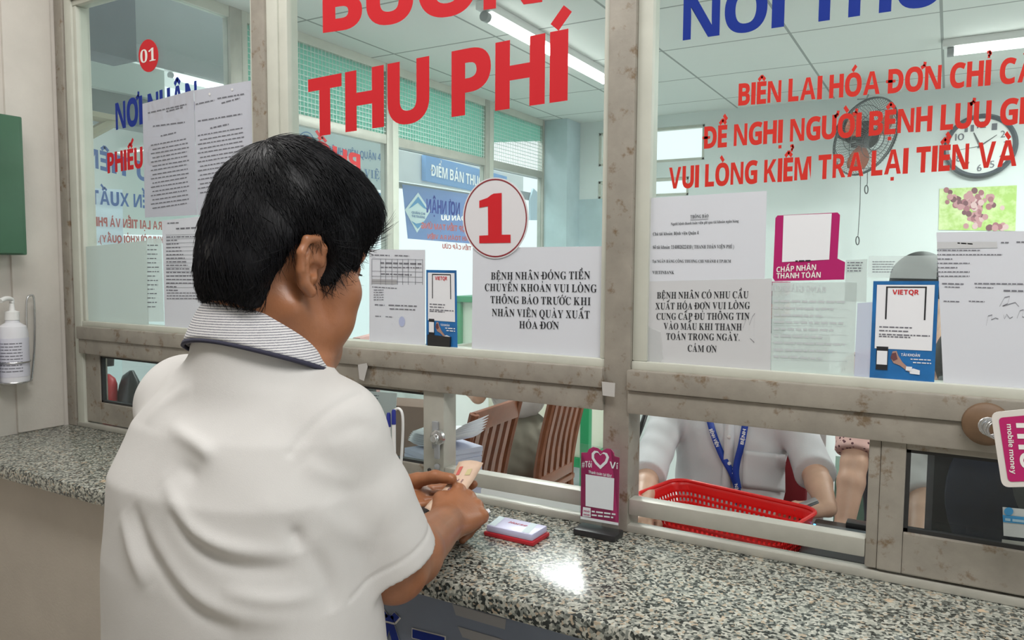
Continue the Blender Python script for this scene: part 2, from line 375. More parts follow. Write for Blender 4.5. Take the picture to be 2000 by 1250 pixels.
# bluish column in the corner and strip beside it
struct(box('wall_column', (-2.66, YB-.22, 0), (-2.45, YB, CEIL), BLUEW, bev=.004))
struct(box('trim_1', (-2.45, YB-.008, 0), (-1.99, YB, 2.05), BLUEW, bev=0))
# back partition: wall below, glass with posts, green mesh above
struct(box('wall_west', (XL-.06, 1.36, 0), (XL, YB-.2, 1.0), ROOMW, bev=0))
w4 = struct(empty('window_4', (XL, 3.2, 1.0)))
def yat(px, py=300): return float(hit(px, py, 0, XL)[1])
posts = [(1.36, 1.42), (2.20, 2.262), (2.262, 2.292), (3.215, 3.265), (3.265, 3.315), (4.21, 4.262), (4.262, 4.31), (YB-.24, YB-.2)]
for i, (a, b) in enumerate(posts): box('post', (XL-.035, a, 1.0), (XL+.012, b, CEIL), ALUP if i in (2, 4, 6) else ALUC, w4, .003)
for z0, z1, m in ((1.0, 1.05, ALUC), (2.195, 2.245, ALUC), (2.575, 2.62, ALUP)): box('rail', (XL-.03, 1.42 if z0 != 2.195 else 2.29, z0), (XL+.008, YB-.24, z1), m, w4, .003)
for a, b in ((1.42, 2.2), (2.292, 3.215), (3.315, 4.21), (4.31, YB-.24)):
    box('glass_pane', (XL-.006, a, 1.05), (XL-.002, b, 2.195 if a > 2 else 2.575), GLASSB, w4, 0)
GREEN = thin('green_plastic_sheet', (.32, .66, .56), .55)
WIRE = mat('white_wire', (.62, .74, .70), .5)
for k, (a, b) in enumerate(((2.292, 3.215), (3.315, 4.21), (4.31, YB-.24))):
    cut0, cut1 = ((2.25, 2.25), (2.25, 2.25), (2.36, 2.47))[k]
    V = [(XL-.012, a, 2.575), (XL-.012, b, 2.575), (XL-.012, b, cut1), (XL-.012, a, cut0)]; V += [(x-.003, y, z) for x, y, z in V]
    raw('green_sheet', V, [(0, 1, 2, 3), (7, 6, 5, 4)]+[(i, i+4, (i+1) % 4+4, (i+1) % 4) for i in range(4)], GREEN, w4)
    bm = bmesh.new(); y = a+.02
    while y < b: bbox_bm(bm, (XL+.0, y-.0016, 2.245), (XL+.003, y+.0016, 2.575)); y += .024
    z = 2.26
    while z < 2.57: bbox_bm(bm, (XL+.001, a, z-.0016), (XL+.004, b, z+.0016)); z += .024
    g = frombm('wire_mesh', bm, WIRE, w4)

# ---- customer side: wall, counter base, granite top
struct(box('wall_left', (-2.42, -3.0, 0), (-2.296, 1.36, 3.1), WALLM, bev=.004))
struct(box('ceiling_light_block', (-2.42, -3.2, 3.1), (3.2, 1.36, 3.15), ROOMW, bev=0))  # unseen cover added to keep sky light off the hall
struct(box('wall_light_block', (-2.42, -3.2, 0), (3.2, -3.1, 3.1), WALLM, bev=0))  # unseen wall behind the camera, added to cut daylight on the customer side
struct(box('wall_light_block_side', (3.1, -3.1, 0), (3.2, -.2, 3.1), WALLM, bev=0))  # unseen wall added, its length set to let daylight in near the partition
struct(box('trim_2', (-2.302, 1.14, CT), (-2.288, 1.272, 2.9), WALLM, bev=.006))   # painted return next to the frame
struct(box('wall_counter', (-2.3, .995, 0), (1.5, 1.335, 1.024), BASEW, bev=0))
struct(box('wall_header', (-2.42, YF, 2.36), (1.5, 1.36, 3.1), WALLM, bev=0))
slab = box('granite_countertop', (-2.298, .935, 1.026), (1.5, 1.335, CT), granite(), bev=.008)
tag(slab, 'grey speckled polished granite counter top running below the glass partition', 'counter top')

# ---- the glazed partition
def wx(px, py=300, y=YF): return float(hit(px, py, 1, y)[0])
X1a, X1b, X2a, X2b = wx(494), wx(541), wx(1184, 400), wx(1236, 400)
w1, w2, w3 = [struct(empty('window_%d' % i, (x, YF, CT))) for i, x in ((1, -1.8), (2, -.95), (3, .1))]
XE = 1.45
def framebox(n, x0, x1, z0, z1, m, par, y0=YF, y1=1.345, bev=.003): return box(n, (x0, y0, z0), (x1, y1, z1), m, par, bev)
framebox('mullion', -2.295, -2.255, CT, 2.36, ALU, w1); framebox('mullion', -2.25, -2.215, CT, 2.36, ALUP, w1, YF+.004)
framebox('mullion', X1a, X1a+.045, 1.283, 2.36, ALU, w2); framebox('mullion', X1a+.045, X1b, 1.36, 2.36, ALUP, w2, YF+.006)
framebox('mullion', X2a, X2b, CT, 2.36, ALU, w3)
for par, a, b in ((w1, -2.215, X1a), (w2, X1b, X2a), (w3, X2b, XE)):
    framebox('head_rail', a, b, 2.30, 2.36, ALU, par)
    # glazing beads round the upper pane
    framebox('bead', a, b, 2.285, 2.30, ALUP, par, YF+.008, 1.33)
    framebox('bead', a, b, 1.362, 1.378, ALUP, par, YF+.006, 1.33)
    framebox('bead', a, a+(.014 if par == w1 else .028), 1.378, 2.285, ALUP, par, YF+.010, 1.33)
    framebox('bead', b-.012, b, 1.378, 2.285, ALUP, par, YF+.008, 1.33)
    box('glass_pane', (a+.01, 1.3055, 1.37), (b-.005, 1.3095, 2.295), GLASS, par, 0)
    framebox('rail', a-.002, b+.002, 1.326, 1.363, ALU, par, YF-.012)
    framebox('rail', a-.002, b+.002, 1.283, 1.3255, ALU, par, YF-.006)
    framebox('sill', a-.035 if par != w1 else -2.25, b+.002, CT, CT+.014, ALUC, par, YF+.002, 1.312)
# lower sliding pane, first window
LG = glass('lower_pane_glass', tint=(.80, .84, .83), haze=.015, refl=1.5)
DG = glass('dark_pane_glass', tint=(.78, .80, .80), haze=.012, refl=1.8)
def slider(par, x0, x1, z0, z1, bl, br, bt, bb, y0=1.297, g=LG, m=ALU):
    bm = bmesh.new()
    for a, b in (((x0, z0), (x0+bl, z1)), ((x1-br, z0), (x1, z1)), ((x0+bl, z1-bt), (x1-br, z1)), ((x0+bl, z0), (x1-br, z0+bb))): bbox_bm(bm, (a[0], y0, a[1]), (b[0], y0+.025, b[1]), .0025)
    s = frombm('sliding_sash', bm, m, par)
    bm = bmesh.new(); gx0, gx1, gz0, gz1 = x0+bl, x1-br, z0+bb, z1-bt
    for a, b in (((gx0, gz0), (gx0+.006, gz1)), ((gx1-.006, gz0), (gx1, gz1)), ((gx0, gz1-.005), (gx1, gz1)), ((gx0, gz0), (gx1, gz0+.006))): bbox_bm(bm, (a[0], y0+.004, a[1]), (b[0], y0+.016, b[1]))
    frombm('rubber_gasket', bm, DARK, s); box('sash_glass', (gx0, y0+.010, gz0), (gx1, y0+.013, gz1), g, s, 0)
    return s
slider(w1, -2.215, -1.25, CT+.018, 1.285, .07, .05, .008, .062)
XS0, XS1 = wx(806, 850), wx(862, 850)
slider(w2, -1.25, XS1, CT+.018, 1.285, .03, XS1-XS0-.024, .010, .040)
framebox('stile', XS0+.026, XS1+.004, CT+.018, 1.285, ALUC, w2, 1.288, 1.335)
XD0, XD1 = wx(1694, 950), wx(1718, 950)
framebox('stile', XD0, XD1, CT+.018, 1.285, ALU, w3, 1.289, 1.34)
XD2 = wx(1766, 980)
slider(w3, XD1, 1.3, CT+.018, 1.285, XD2-XD1, .05, .012, .066, 1.287, DG, ALU)
for par, a, b in ((w2, XS1+.004, X2a), (w3, X2b, XD0)):
    box('security_bar', (a, 1.290, 1.092), (b, 1.320, 1.122), ALUC, par, .003)
# crescent lock on the stile
lk = empty('latch', (XS1, 1.288, 1.2)); lk.parent = w2; lk.matrix_parent_inverse = w2.matrix_basis.inverted()
l0 = hit(850, 852, 1, 1.287)
def lp(dx, dy, dz): return (l0[0]+dx, 1.287+dy, l0[2]+dz)
pl_ = box('lock_plate', lp(-.006, -.005, -.027), lp(.010, .001, .033), GREYP, None, .003); pl_.parent = w2; pl_.matrix_parent_inverse = w2.matrix_basis.inverted()
bpy.data.objects.remove(lk)
lathe('lock_cam', [(.0165, 0), (.0165, .008), (.012, .011), (.009, .011), (.009, .018), (.007, .021)], STEEL, pl_, lp(.012, -.004, 0), 24, (0, -1, 0))
box('lock_lever', lp(.006, -.014, -.045), lp(.019, -.008, -.012), GREYP, pl_, .003)
for px, py, r, m in ((854, 912, .007, GREYP), (839, 918, .0045, DARK)):
    p = hit(px, py, 1, 1.286); lathe('screw_plug', [(r, 0), (r, .002), (r*.6, .003)], m, w2, p, 16, (0, -1, 0))

# ---------------------------------------------------------------- lettering on the front glass
RO = (WHITEV, .035)
def vinyl(name, s, p0, p1, h, m, label, style='sans', outline=None, pl=PG, bold=0., off=.0006):
    return tag(text(name, s, pl, p0, p1, h, m, None, style, off, outline, bold or (.018 if style == 'sans' else 0)), label, 'lettering')
vinyl('lettering', 'BUỒNG', (634, 62), (1190, -14), 108, REDV, 'large red letters cut off by the top of the photo, above THU PHÍ', outline=(WHITEV, .012))
vinyl('lettering', 'THU PHÍ', (606, 266), (1104, 194), 108, REDV, 'large red words THU PHÍ on the middle glass pane', outline=(WHITEV, .012))
vinyl('lettering', 'NƠI THU TIỀN', (1334, 79), (2240, -50), 85, BLUEV, 'big blue letters NƠI THU at the top of the pane over the clock wall', bold=.01)
for s, p0, p1, h, lab in (('BIÊN LAI HÓA ĐƠN CHỈ CẤP', (1443, 206), (2058, 156), 41, 'red line BIÊN LAI HÓA ĐƠN, upper of the three red lines'),
                          ('ĐỀ NGHỊ NGƯỜI BỆNH LƯU GIỮ', (1376, 290), (2040, 238), 41, 'red line ĐỀ NGHỊ NGƯỜI BỆNH, middle of the three red lines'),
                          ('VUI LÒNG KIỂM TRA LẠI TIỀN VÀ', (1307, 369), (1984, 324), 41, 'red line VUI LÒNG KIỂM TRA, lower of the three red lines')):
    vinyl('lettering', s, p0, p1, h, REDL, lab, outline=(WHITEV, .010))
vinyl('lettering', 'NƠI NHẬN', (227, 254), (385, 214), 52, BLUEV, 'blue words NƠI NHẬN partly behind the pinned papers, beside the wall')
vinyl('lettering', 'PHIẾU CHI', (211, 338), (330, 318), 38, REDV, 'red words PHIẾU CHI cut off by the pinned papers')
def disc(name, cx, cy, rx, ry, m, pl, parent=None, off=.001, n=48, thick=0.): return poly(name, pl, [(cx+rx*math.cos(2*math.pi*i/n), cy+ry*math.sin(2*math.pi*i/n)) for i in range(n)], m, parent, off, thick)
s01 = tag(disc('round_sticker', 291, 109, 19, 32, REDV, PG, None, .002, 40, .0012), 'small red oval sticker with white number 01 beside the wall', 'sticker')
text('number', '01', PG, (276, 124), (305, 118), 24, WHITEV, s01, 'serif', .0026)
s1 = tag(disc('round_sticker', 969.5, 426, 64, 79, mat('sticker_white', (.72, .71, .74), .5), PG, None, .0035, 64, .0014), 'large white round sticker with a red 1 and thin red ring', 'sticker')
def ring(name, cx, cy, rx, ry, k, m, pl, parent, off, n=64):
    V = []
    for i in range(n):
        a = 2*math.pi*i/n
        V += [pl.m(cx+rx*math.cos(a), cy+ry*math.sin(a), off), pl.m(cx+rx*k*math.cos(a), cy+ry*k*math.sin(a), off)]
    return raw(name, V, [(2*i, 2*i+1, (2*i+3) % (2*n), (2*i+2) % (2*n)) for i in range(n)], m, parent)
ring('ring', 969.5, 426, 61.5, 76.5, .965, mat('dark_red_ink', (.25, .02, .03), .5), PG, s1, .004)
poly('number', PG, [(880+x/4.463, 240+y/4.463) for x, y in ((260, 680), (330, 655), (362, 630), (385, 618), (455, 612), (455, 975), (532, 975), (532, 1046), (260, 1050), (260, 984), (337, 980), (335, 728), (260, 742))], REDV, s1, .0042)

# ---------------------------------------------------------------- papers on the front glass
PAPER = thin('paper', (.80, .81, .86), .30)
PAPERG = thin('aged_paper', (.72, .72, .74), .28)
CLEAR = thin('milky_sheet', (.72, .78, .77), .45, .62)
CLEAR2 = thin('lilac_milky_sheet', (.66, .68, .80), .45, .7)
CLEARG = thin('greenish_milky_sheet', (.66, .72, .70), .4, .75)
TAPE = thin('clear_tape', (.72, .74, .74), .3, .5)
def sheet(name, label, cat, pts, m, pl=PG, off=.0012, group=None, thick=.0005): return tag(poly(name, pl, pts, m, None, off, thick), label, cat, group)
p = sheet('notice_sheet', 'white notice under the round number 1, headed BỆNH NHÂN ĐÓNG', 'notice', [(924, 484), (1180, 481), (1177, 711), (922, 689)], PAPER)
for s, x0, x1, y0, y1 in (('BỆNH NHÂN ĐÓNG TIỀN', 960, 1153, 546, 545), ('CHUYỂN KHOẢN VUI LÒNG', 948, 1166, 568, 571), ('THÔNG BÁO TRƯỚC KHI', 959, 1154, 592, 596), ('NHÂN VIÊN QUÀY XUẤT', 962, 1152, 617, 622), ('HÓA ĐƠN', 1015, 1092, 641, 643)):
    text('printed_text', s, PG, (x0, y0), (x1, y1), 14, INK, p, 'serif', .0022)
p = sheet('notice_sheet', 'white small print notice headed THÔNG BÁO, beside the middle post', 'notice', [(1249, 388), (1498, 373), (1494, 544), (1249, 550)], PAPER)
text('printed_text', 'THÔNG BÁO', PG, (1349, 427), (1384, 425), 6.5, INK, p, 'serif')
poly('underline', PG, [(1349, 429.5), (1384, 427.5), (1384, 428.3), (1349, 430.3)], INK, p, .0022)
for s, x0, x1, y0, y1, h in (('Người bệnh thanh toán viện phí qua tài khoản ngân hàng', 1311, 1443, 440, 434, 5), ('Chủ tài khoản: Bệnh viện Quận 4', 1276, 1365, 460, 457.5, 6), ('Số tài khoản: 114002622410 ( THANH TOÁN VIỆN PHÍ )', 1276, 1434, 486, 485, 6.5), ('Tại NGÂN HÀNG CÔNG THƯƠNG CHI NHÁNH 4 TP.HCM', 1275, 1428, 513, 513, 5.5), ('VIETINBANK', 1275, 1317, 535, 535, 6)):
    text('printed_text', s, PG, (x0, y0), (x1, y1), h, INK, p, 'serif')
p = sheet('notice_sheet', 'worn grey notice in black capitals ending CÁM ƠN, taped low on the right pane', 'notice', [(1249, 550), (1508, 544), (1505, 737), (1249, 718)], PAPERG, off=.0019)
for s, x0, x1, y0, y1 in (('BỆNH NHÂN CÓ NHU CẦU', 1284, 1462, 583, 582), ('XUẤT HÓA ĐƠN VUI LÒNG', 1281, 1465, 604, 603), ('CUNG CẤP ĐỦ THÔNG TIN', 1283, 1464, 624, 624), ('VÀO MẪU KHI THANH', 1297, 1449, 643, 645), ('TOÁN TRONG NGÀY.', 1302, 1445, 663, 665), ('CÁM ƠN', 1344, 1400, 686, 688)):
    text('printed_text', s, PG, (x0, y0), (x1, y1), 12.5, INK, p, 'serif', .0026)
raw('pen_scrawl', *(lambda q: ([v for v in q], [(i, i+1, i+3, i+2) for i in range(0, len(q)-2, 2)]))([PG.m(x, y+d, .0026) for x, y in ((1452, 640), (1458, 622), (1462, 612), (1464, 634), (1470, 618), (1475, 611), (1473, 640), (1474, 668), (1466, 660)) for d in (0, 1.3)]), GREYINK, p)
poly('tape_patch', PG, [(1249, 628), (1292, 648), (1296, 700), (1290, 708), (1249, 705)], TAPE, p, .0029)
p = sheet('price_list_sheet', 'milky see-through sheet with mirrored faint print beside the worn grey notice', 'notice', [(1509, 552), (1674, 551), (1667, 752), (1506, 738)], CLEAR)
text('printed_text', 'BẢNG GIÁ DỊCH', PG, (1614, 571), (1507, 568), 11, mat('faint_ink', (.52, .56, .58), .8), p, 'serif')
lines('printed_text', PG, [(1512, 590+i*13.5, 1650-(i % 3)*22, 592+i*13.8, 4.2) for i in range(9)], MATS['faint_ink'], p)
for i in range(7): poly('ruled_line', PG, [(1506, 600+i*17), (1655, 603+i*17), (1655, 603.6+i*17), (1506, 600.6+i*17)], MATS['faint_ink'], p, .0018)
p = sheet('plastic_sheet', 'narrow lilac plastic sheet between the milky sheet and the blue payment poster', 'sheet', [(1675, 592), (1704, 590), (1698, 756), (1667, 752)], CLEAR2, off=.0008)
p = sheet('plastic_sheet', 'pale plastic strip above the blue poster, in front of black hair', 'sheet', [(1697, 500), (1832, 499), (1829, 545), (1694, 542)], thin('clear_strip', (.75, .80, .80), .4, .28), off=.0008)
lines('printed_text', PG, para(1704, 1750, 512, 532, 5, 1.6, 0, .2), GREYINK, p)
p = sheet('plastic_sheet', 'small pale printed sheet hanging right of the magenta payment sticker', 'sheet', [(1652, 508), (1694, 506), (1692, 590), (1650, 588)], CLEAR, off=.0006)
lines('printed_text', PG, para(1655, 1688, 514, 530, 4, 2, 0, .3), GREYINK, p)
# blue bank payment posters
BLUEPOST = mat('poster_blue', (.015, .15, .42), .4, 0, .35, 14)
def payposter(label, P, Q, pl, off, detail):
    """P = corners TL TR BR BL; Q(u,v) maps poster fractions to pixels"""
    o = sheet('payment_poster', label, 'poster', P, BLUEPOST, pl, off, None)
    f = lambda *uv: [Q(u, v) for u, v in uv]
    poly('white_panel', pl, f((.06, .035), (.94, .035), (.94, .64), (.06, .64)), WHITE, o, off+.0006)
    poly('code_frame', pl, f((.2, .05), (.82, .05), (.82, .36), (.795, .36), (.795, .062), (.225, .062), (.225, .36), (.2, .36)), INK, o, off+.001)
    a, b = Q(.30, .125), Q(.70, .125); text('brand_word', 'VIETQR', pl, a, b, (Q(.3, .125)[1]-Q(.3, .08)[1]), REDV, o, 'sans', off+.0012)
    lines('printed_text', pl, [(*Q(.12, v), *Q(e, v), 2.4 if detail else 2) for v, e in ((.44, .62), (.475, .58), (.51, .9), (.53, .6))], GREYINK, o, off+.001)
    poly('phone_picture', pl, f((.09, .62), (.27, .62), (.27, .84), (.09, .84)), INK, o, off+.001)
    poly('phone_picture', pl, f((.10, .66), (.26, .66), (.26, .79), (.10, .79)), WHITE, o, off+.0014)
    poly('woman_picture', pl, f((.34, .66), (.40, .655), (.43, .70), (.50, .76), (.62, .82), (.60, .845), (.46, .79), (.36, .77), (.31, .72)), mat('poster_skin', (.42, .25, .2), .6), o, off+.001)
    poly('woman_picture', pl, f((.33, .68), (.39, .67), (.42, .73), (.36, .75), (.31, .72)), mat('poster_shirt', (.14, .05, .06), .6), o, off+.0014)
    poly('dog_picture', pl, f((.60, .82), (.67, .81), (.77, .825), (.77, .865), (.62, .86)), WHITE, o, off+.0012)
    text('printed_text', 'TÀI KHOẢN', pl, Q(.47, .70), Q(.76, .70), Q(.47, .70)[1]-Q(.47, .675)[1], WHITE, o, 'sans', off+.001)
    lines('printed_text', pl, [(*Q(.62, .73), *Q(.94, .73), 2), (*Q(.66, .76), *Q(.94, .76), 2)], WHITE, o, off+.001)
    return o
def quadmap(P): return lambda u, v: tuple(P[0][i]*(1-u)*(1-v)+P[1][i]*u*(1-v)+P[2][i]*u*v+P[3][i]*(1-u)*v for i in (0, 1))
Pq = [(1706, 549), (1834, 549), (1824, 762), (1698, 753)]
o = payposter('blue bank payment poster low on the right pane, right of the lilac sheet', Pq, quadmap(Pq), PG, .0022, True)
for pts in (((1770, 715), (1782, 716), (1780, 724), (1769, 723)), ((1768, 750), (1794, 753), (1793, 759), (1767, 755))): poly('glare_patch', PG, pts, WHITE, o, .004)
Pq = [(833, 527), (892, 528), (894, 686), (833, 680)]
payposter('small blue bank payment poster standing left of the notice under number 1', Pq, quadmap(Pq), PG, .0010, False)
tag(poly('black_card_clip', PG, [(838, 653), (882, 658), (881, 680), (838, 675)], BLACKP, None, .006, .005), 'black plastic clip at the foot of the small blue poster', 'clip')
p = sheet('form_sheet', 'printed table form taped beside the customer face, left of the small blue poster', 'form', [(722, 487), (831, 488), (831, 684), (722, 677)], PAPER)
for y in (506, 530, 540, 550): poly('ruled_line', PG, [(727, y-1), (826, y+1), (826, y+1.7), (727, y-.3)], GREYINK, p, .002)
for x in (727, 744, 754, 766, 777, 787, 798, 812, 826): poly('ruled_line', PG, [(x, 506), (x+.7, 506), (x+.7, 556), (x, 556)], GREYINK, p, .002)
poly('shaded_row', PG, [(727, 545), (776, 546), (776, 555), (727, 554)], mat('row_grey', (.4, .4, .42), .7), p, .0019)
lines('printed_text', PG, [(727, 499, 762, 500, 2), (772, 500, 800, 501, 2), (728, 561, 776, 564, 1.6)]+para(731, 752, 567, 586, 5, 1.5)+[(733, 596, 752, 597, 2), (760, 597, 815, 599, 2.2), (762, 604, 812, 606, 2), (734, 618, 745, 618.5, 1.6), (754, 619, 768, 620, 1.6), (744, 515, 824, 517, 3), (745, 523, 824, 524, 2), (745, 536, 805, 538, 2.2)], GREYINK, p)
disc('stamp_mark', 786, 628, 6, 10, mat('stamp_blue', (.45, .5, .72), .7), PG, p, .002, 20)
p = sheet('document_sheet', 'large signed document on the right pane below the grape picture', 'document', [(1829, 454), (2080, 450), (2090, 792), (1843, 764)], PAPER)
poly('grey_header', PG, [(1830, 473), (1947, 472), (1948, 484), (1830, 486)], mat('header_grey', (.55, .56, .58), .7), p, .002)
lines('printed_text', PG, [(1870, 476, 1900, 478, 2.4), (1955, 475, 1970, 475, 2.4), (1985, 474, 2010, 474, 2.4)]+[(1830, 490+i*8.4, 1830+l, 490+i*8.4, 2) for i, l in enumerate((84, 128, 30, 64, 40, 64, 64))]+[(1840, 555, 1882, 556, 2.4), (1903, 555, 2010, 556, 2.4), (1845, 561, 1875, 562, 1.8), (1905, 562, 1940, 563, 1.8), (1960, 569, 2000, 570, 3), (1843, 589, 1875, 590, 2), (1892, 589, 1923, 590, 2)], GREYINK, p)
def pen(pts, wd=1.3): 
    q = [PG.m(x, y+d, .002) for x, y in pts for d in (0, wd)]; raw('signature', q, [(i, i+1, i+3, i+2) for i in range(0, len(q)-2, 2)], GREYINK, p)
pen([(1952, 598), (1962, 580), (1972, 578), (1968, 592), (1958, 597), (1975, 592), (1983, 590), (1990, 598)]); pen([(1926, 635), (1930, 616), (1938, 614), (1936, 624), (1944, 620), (1950, 622)]); pen([(1960, 614), (1962, 622), (1966, 613), (1972, 621), (1978, 618)]); pen([(1986, 621), (1992, 606), (1999, 604), (1996, 618), (2004, 620)])
# magenta payment sticker with the mascot left out and the code left blank
MG = mat('payment_magenta', (.44, .012, .14), .4)
p = tag(poly('payment_sticker', PG, [(1519, 421), (1636, 415), (1641, 420), (1636, 505), (1651, 512), (1649, 546), (1514, 549), (1510, 543), (1515, 426)], MG, None, .002, .001), 'magenta payment sticker with a blank white square, CHẤP NHẬN THANH TOÁN', 'sticker')
poly('white_panel', PG, [(1531, 421), (1625, 417), (1620, 507), (1528, 512)], WHITE, p, .0026)
lines('printed_text', PG, [(1554, 511, 1585, 510, 2.4)], INK, p, .003)
text('printed_text', 'CHẤP NHẬN', PG, (1517, 532), (1594, 527), 10.5, WHITEV, p, 'sans', .0026)
text('printed_text', 'THANH TOÁN', PG, (1517, 544), (1603, 542), 10.5, WHITEV, p, 'sans', .0026)
# papers on the first pane
p = sheet('document_sheet', 'grey printed document pinned at the left of the pair near the wall', 'document', [(279, 203), (379, 176), (386, 420), (284, 425)], thin('grey_document', (.66, .67, .74), .3), off=.0012)
lines('printed_text', PG, [(290, 222, 365, 205, 2.2), (326, 219, 358, 211, 2.4), (300, 248, 362, 240, 2.4), (315, 267, 345, 260, 2.2)]+[(296+(i % 2)*3, 285+i*8.2, 366+(i % 3)*2, 272+i*8.4, 1.9) for i in range(16)], GREYINK, p)
p = sheet('document_sheet', 'grey printed document pinned at the right of the pair, behind the dark-haired man', 'document', [(380, 177), (493, 157), (496, 420), (387, 420)], thin('grey_document_two', (.68, .69, .76), .3), off=.0016)
lines('printed_text', PG, [(384, 205, 420, 197, 2.2), (426, 194, 478, 185, 2.4), (434, 203, 470, 193, 2.4), (388, 238, 474, 224, 2.4), (412, 252, 448, 244, 2.6)]+[(388+(i % 2)*4, 266+i*8.6, 475+(i % 3)*2, 251+i*8.7, 1.9) for i in range(14)], GREYINK, p, .0024)
for x, y in ((411, 184), (455, 175)): disc('pin_hole', x, y, 2, 2.6, WHITEP, PG, p, .0026, 12)
p = sheet('form_sheet', 'white invoice form with ruled rows below the pinned pair, behind the man', 'form', [(317, 431), (398, 422), (402, 655), (323, 648)], PAPER, off=.001)
lines('printed_text', PG, [(328, 437, 350, 436, 2), (345, 448, 385, 446, 2.6)]+[(326, 464+i*6.9, 384-(i*37 % 40), 463+i*7, 1.9) for i in range(16)]+para(327, 392, 573, 584, 3, 1.6), GREYINK, p)
for i in range(14): poly('ruled_line', PG, [(325, 459+i*7.9), (396, 457+i*8), (396, 457.5+i*8), (325, 459.5+i*7.9)], GREYINK, p, .0018)
p = sheet('plastic_sheet', 'narrow pale printed strip between the frosted sheet and the invoice form', 'sheet', [(287, 466), (316, 466), (321, 628), (290, 628)], CLEAR, off=.0012)
lines('printed_text', PG, para(289, 312, 480, 600, 15, 1.8, 0, .4), GREYINK, p)
p = sheet('frosted_sheet', 'large frosted grey sheet low on the pane by the wall', 'sheet', [(166, 482), (287, 470), (291, 634), (174, 632)], CLEARG, off=.0008)
p = sheet('white_paper_sheet', 'bright white sheet behind mirrored blue letters near the wall', 'sheet', [(165, 366), (243, 370), (245, 478), (169, 478)], thin('bright_sheet', (.9, .92, .98), .5), PB, -.012)  # white paper behind the back partition glass
# stickers on the metal rail
PR = Plane(1, YF-.013, -1)
for pts, lab in (([(700, 712), (717, 709), (719, 716), (712, 744), (703, 740)], 'torn white label on the rail beside the man shoulder'), ([(1176, 745), (1202, 748), (1201, 775), (1178, 772)], 'white label taped where the rail meets the middle post')):
    q = tag(poly('torn_label', PR, pts, thin('torn_label', (.62, .6, .58), .2), None, .002, .0008), lab, 'label')
# ---------------------------------------------------------------- beyond the back partition
def outbox(name, label, cat, x0, x1, px0, px1, pyt, pyb, m, pyref=None, bev=.004):
    """a box outside whose near face lies at x0, from pixel column px0 to px1, top and bottom on pixel rows pyt / pyb (at px0)"""
    a, b = hit(px0, pyt, 0, x0), hit(px1, pyt, 0, x0); z1 = a[2]; z0 = hit(px0, pyb, 0, x0)[2]
    o = box(name, (x1, a[1], z0), (x0, b[1], z1), m, None, bev)
    return tag(o, label, cat) if cat else struct(o)
CONC = mat('grey_concrete', (.22, .235, .24), .8, 0, .12, 4)
CONCL = mat('light_concrete', (.60, .61, .60), .8, 0, .08, 4)
OUTW = mat('outside_white', (.80, .82, .80), .7)
a = hit(268, 84, 0, -3.15); b = hit(455, 150, 0, -3.15)
struct(box('beam_corridor', (-3.45, a[1]-.9, float(a[2])), (-3.15, 2.9, 3.2), mat('beam_grey', (.27, .285, .29), .8, 0, .06, 5), bev=.004))
struct(box('ceiling_corridor', (-5.6, .2, 2.986), (-3.3, 5.2, 3.03), OUTW, bev=0))
outbox('ventilation_duct', 'dark grey hanging duct box above the pane by the wall, behind the 01 sticker', 'duct', -2.98, -3.14, 120, 262, -90, 83, mat('duct_grey', (.085, .10, .12), .6, 0, .2, 6))
struct(box('beam_far', (-5.3, 1.2, 2.62), (-4.95, 2.9, 2.98), OUTW, bev=.004))
struct(box('beam_mid', (-4.3, .9, 2.5), (-4.05, 2.9, 2.68), mat('beam_pale', (.62, .66, .62), .7), bev=.004))
struct(box('beam_stub', (-3.75, *[float(hit(157, 200, 0, -3.6)[1]), float(hit(157, 228, 0, -3.6)[2])]), (-3.6, float(hit(345, 200, 0, -3.6)[1])+.3, float(hit(157, 167, 0, -3.6)[2])), CONC, bev=.004))
# corridor tube light
def tubelight(name, label, p0, p1, r, glow, power, par_off=(0, 0, .03)):
    p0, p1 = np.array(p0, float), np.array(p1, float); d = (p1-p0)/np.linalg.norm(p1-p0); mid = (p0+p1)/2
    t = thing(name, label, 'ceiling light', mid)
    s = np.array([d[1], -d[0], 0]); bm = bmesh.new(); L = np.linalg.norm(p1-p0)
    M = Matrix([[d[0], s[0], 0, mid[0]], [d[1], s[1], 0, mid[1]], [0, 0, 1, mid[2]], [0, 0, 0, 1]])
    bbox_bm(bm, (-L/2-.02, -.028, .022), (L/2+.02, .028, .058), .006, M); frombm('lamp_housing', bm, WHITEP, t, 30)
    tube('lamp_tube', [p0+d*.01, p1-d*.01], r, glow, t, 14)
    for q, sg in ((p0, 1), (p1, -1)): tube('lamp_holder', [q, q+d*sg*.028], r*1.25, GREYP, t, 12)
    l = area('tube_glow', mid-np.array([0, 0, .03]), L, .06, power, (.95, 1, .97), (0, 0, math.atan2(d[1], d[0])))
    l.parent = t; l.matrix_parent_inverse = t.matrix_basis.inverted()
    return t
GLOW = emis('tube_glow_material', (.95, 1, .96), 7); GLOW2 = emis('tube_glow_far', (.95, 1, .96), 3)
a, b = hit(330, 146, 2, 2.93), hit(330, 146, 2, 2.93)
tubelight('fluorescent_light', 'fluorescent tube light in the corridor seen above the pinned papers', a, (a[0], a[1]+1.2, a[2]), .016, GLOW2, 4)
tubelight('fluorescent_light', 'long fluorescent tube light behind the letters THU PHÍ', (-1.685, 2.67, 2.562), (-1.685, 3.93, 2.562), .017, GLOW, 34)
a = hit(1850, 103, 2, 2.562)
tubelight('fluorescent_light', 'fluorescent tube light behind the red letters CHỈ', a, (a[0]+1.25, a[1], a[2]), .017, GLOW, 34)
area('inner_fill_light', (1.2, 3.0, 2.5), 1.2, .1, 26, (.95, 1, .97))  # extra lamp added out of view, without a fixture, to fill the booth
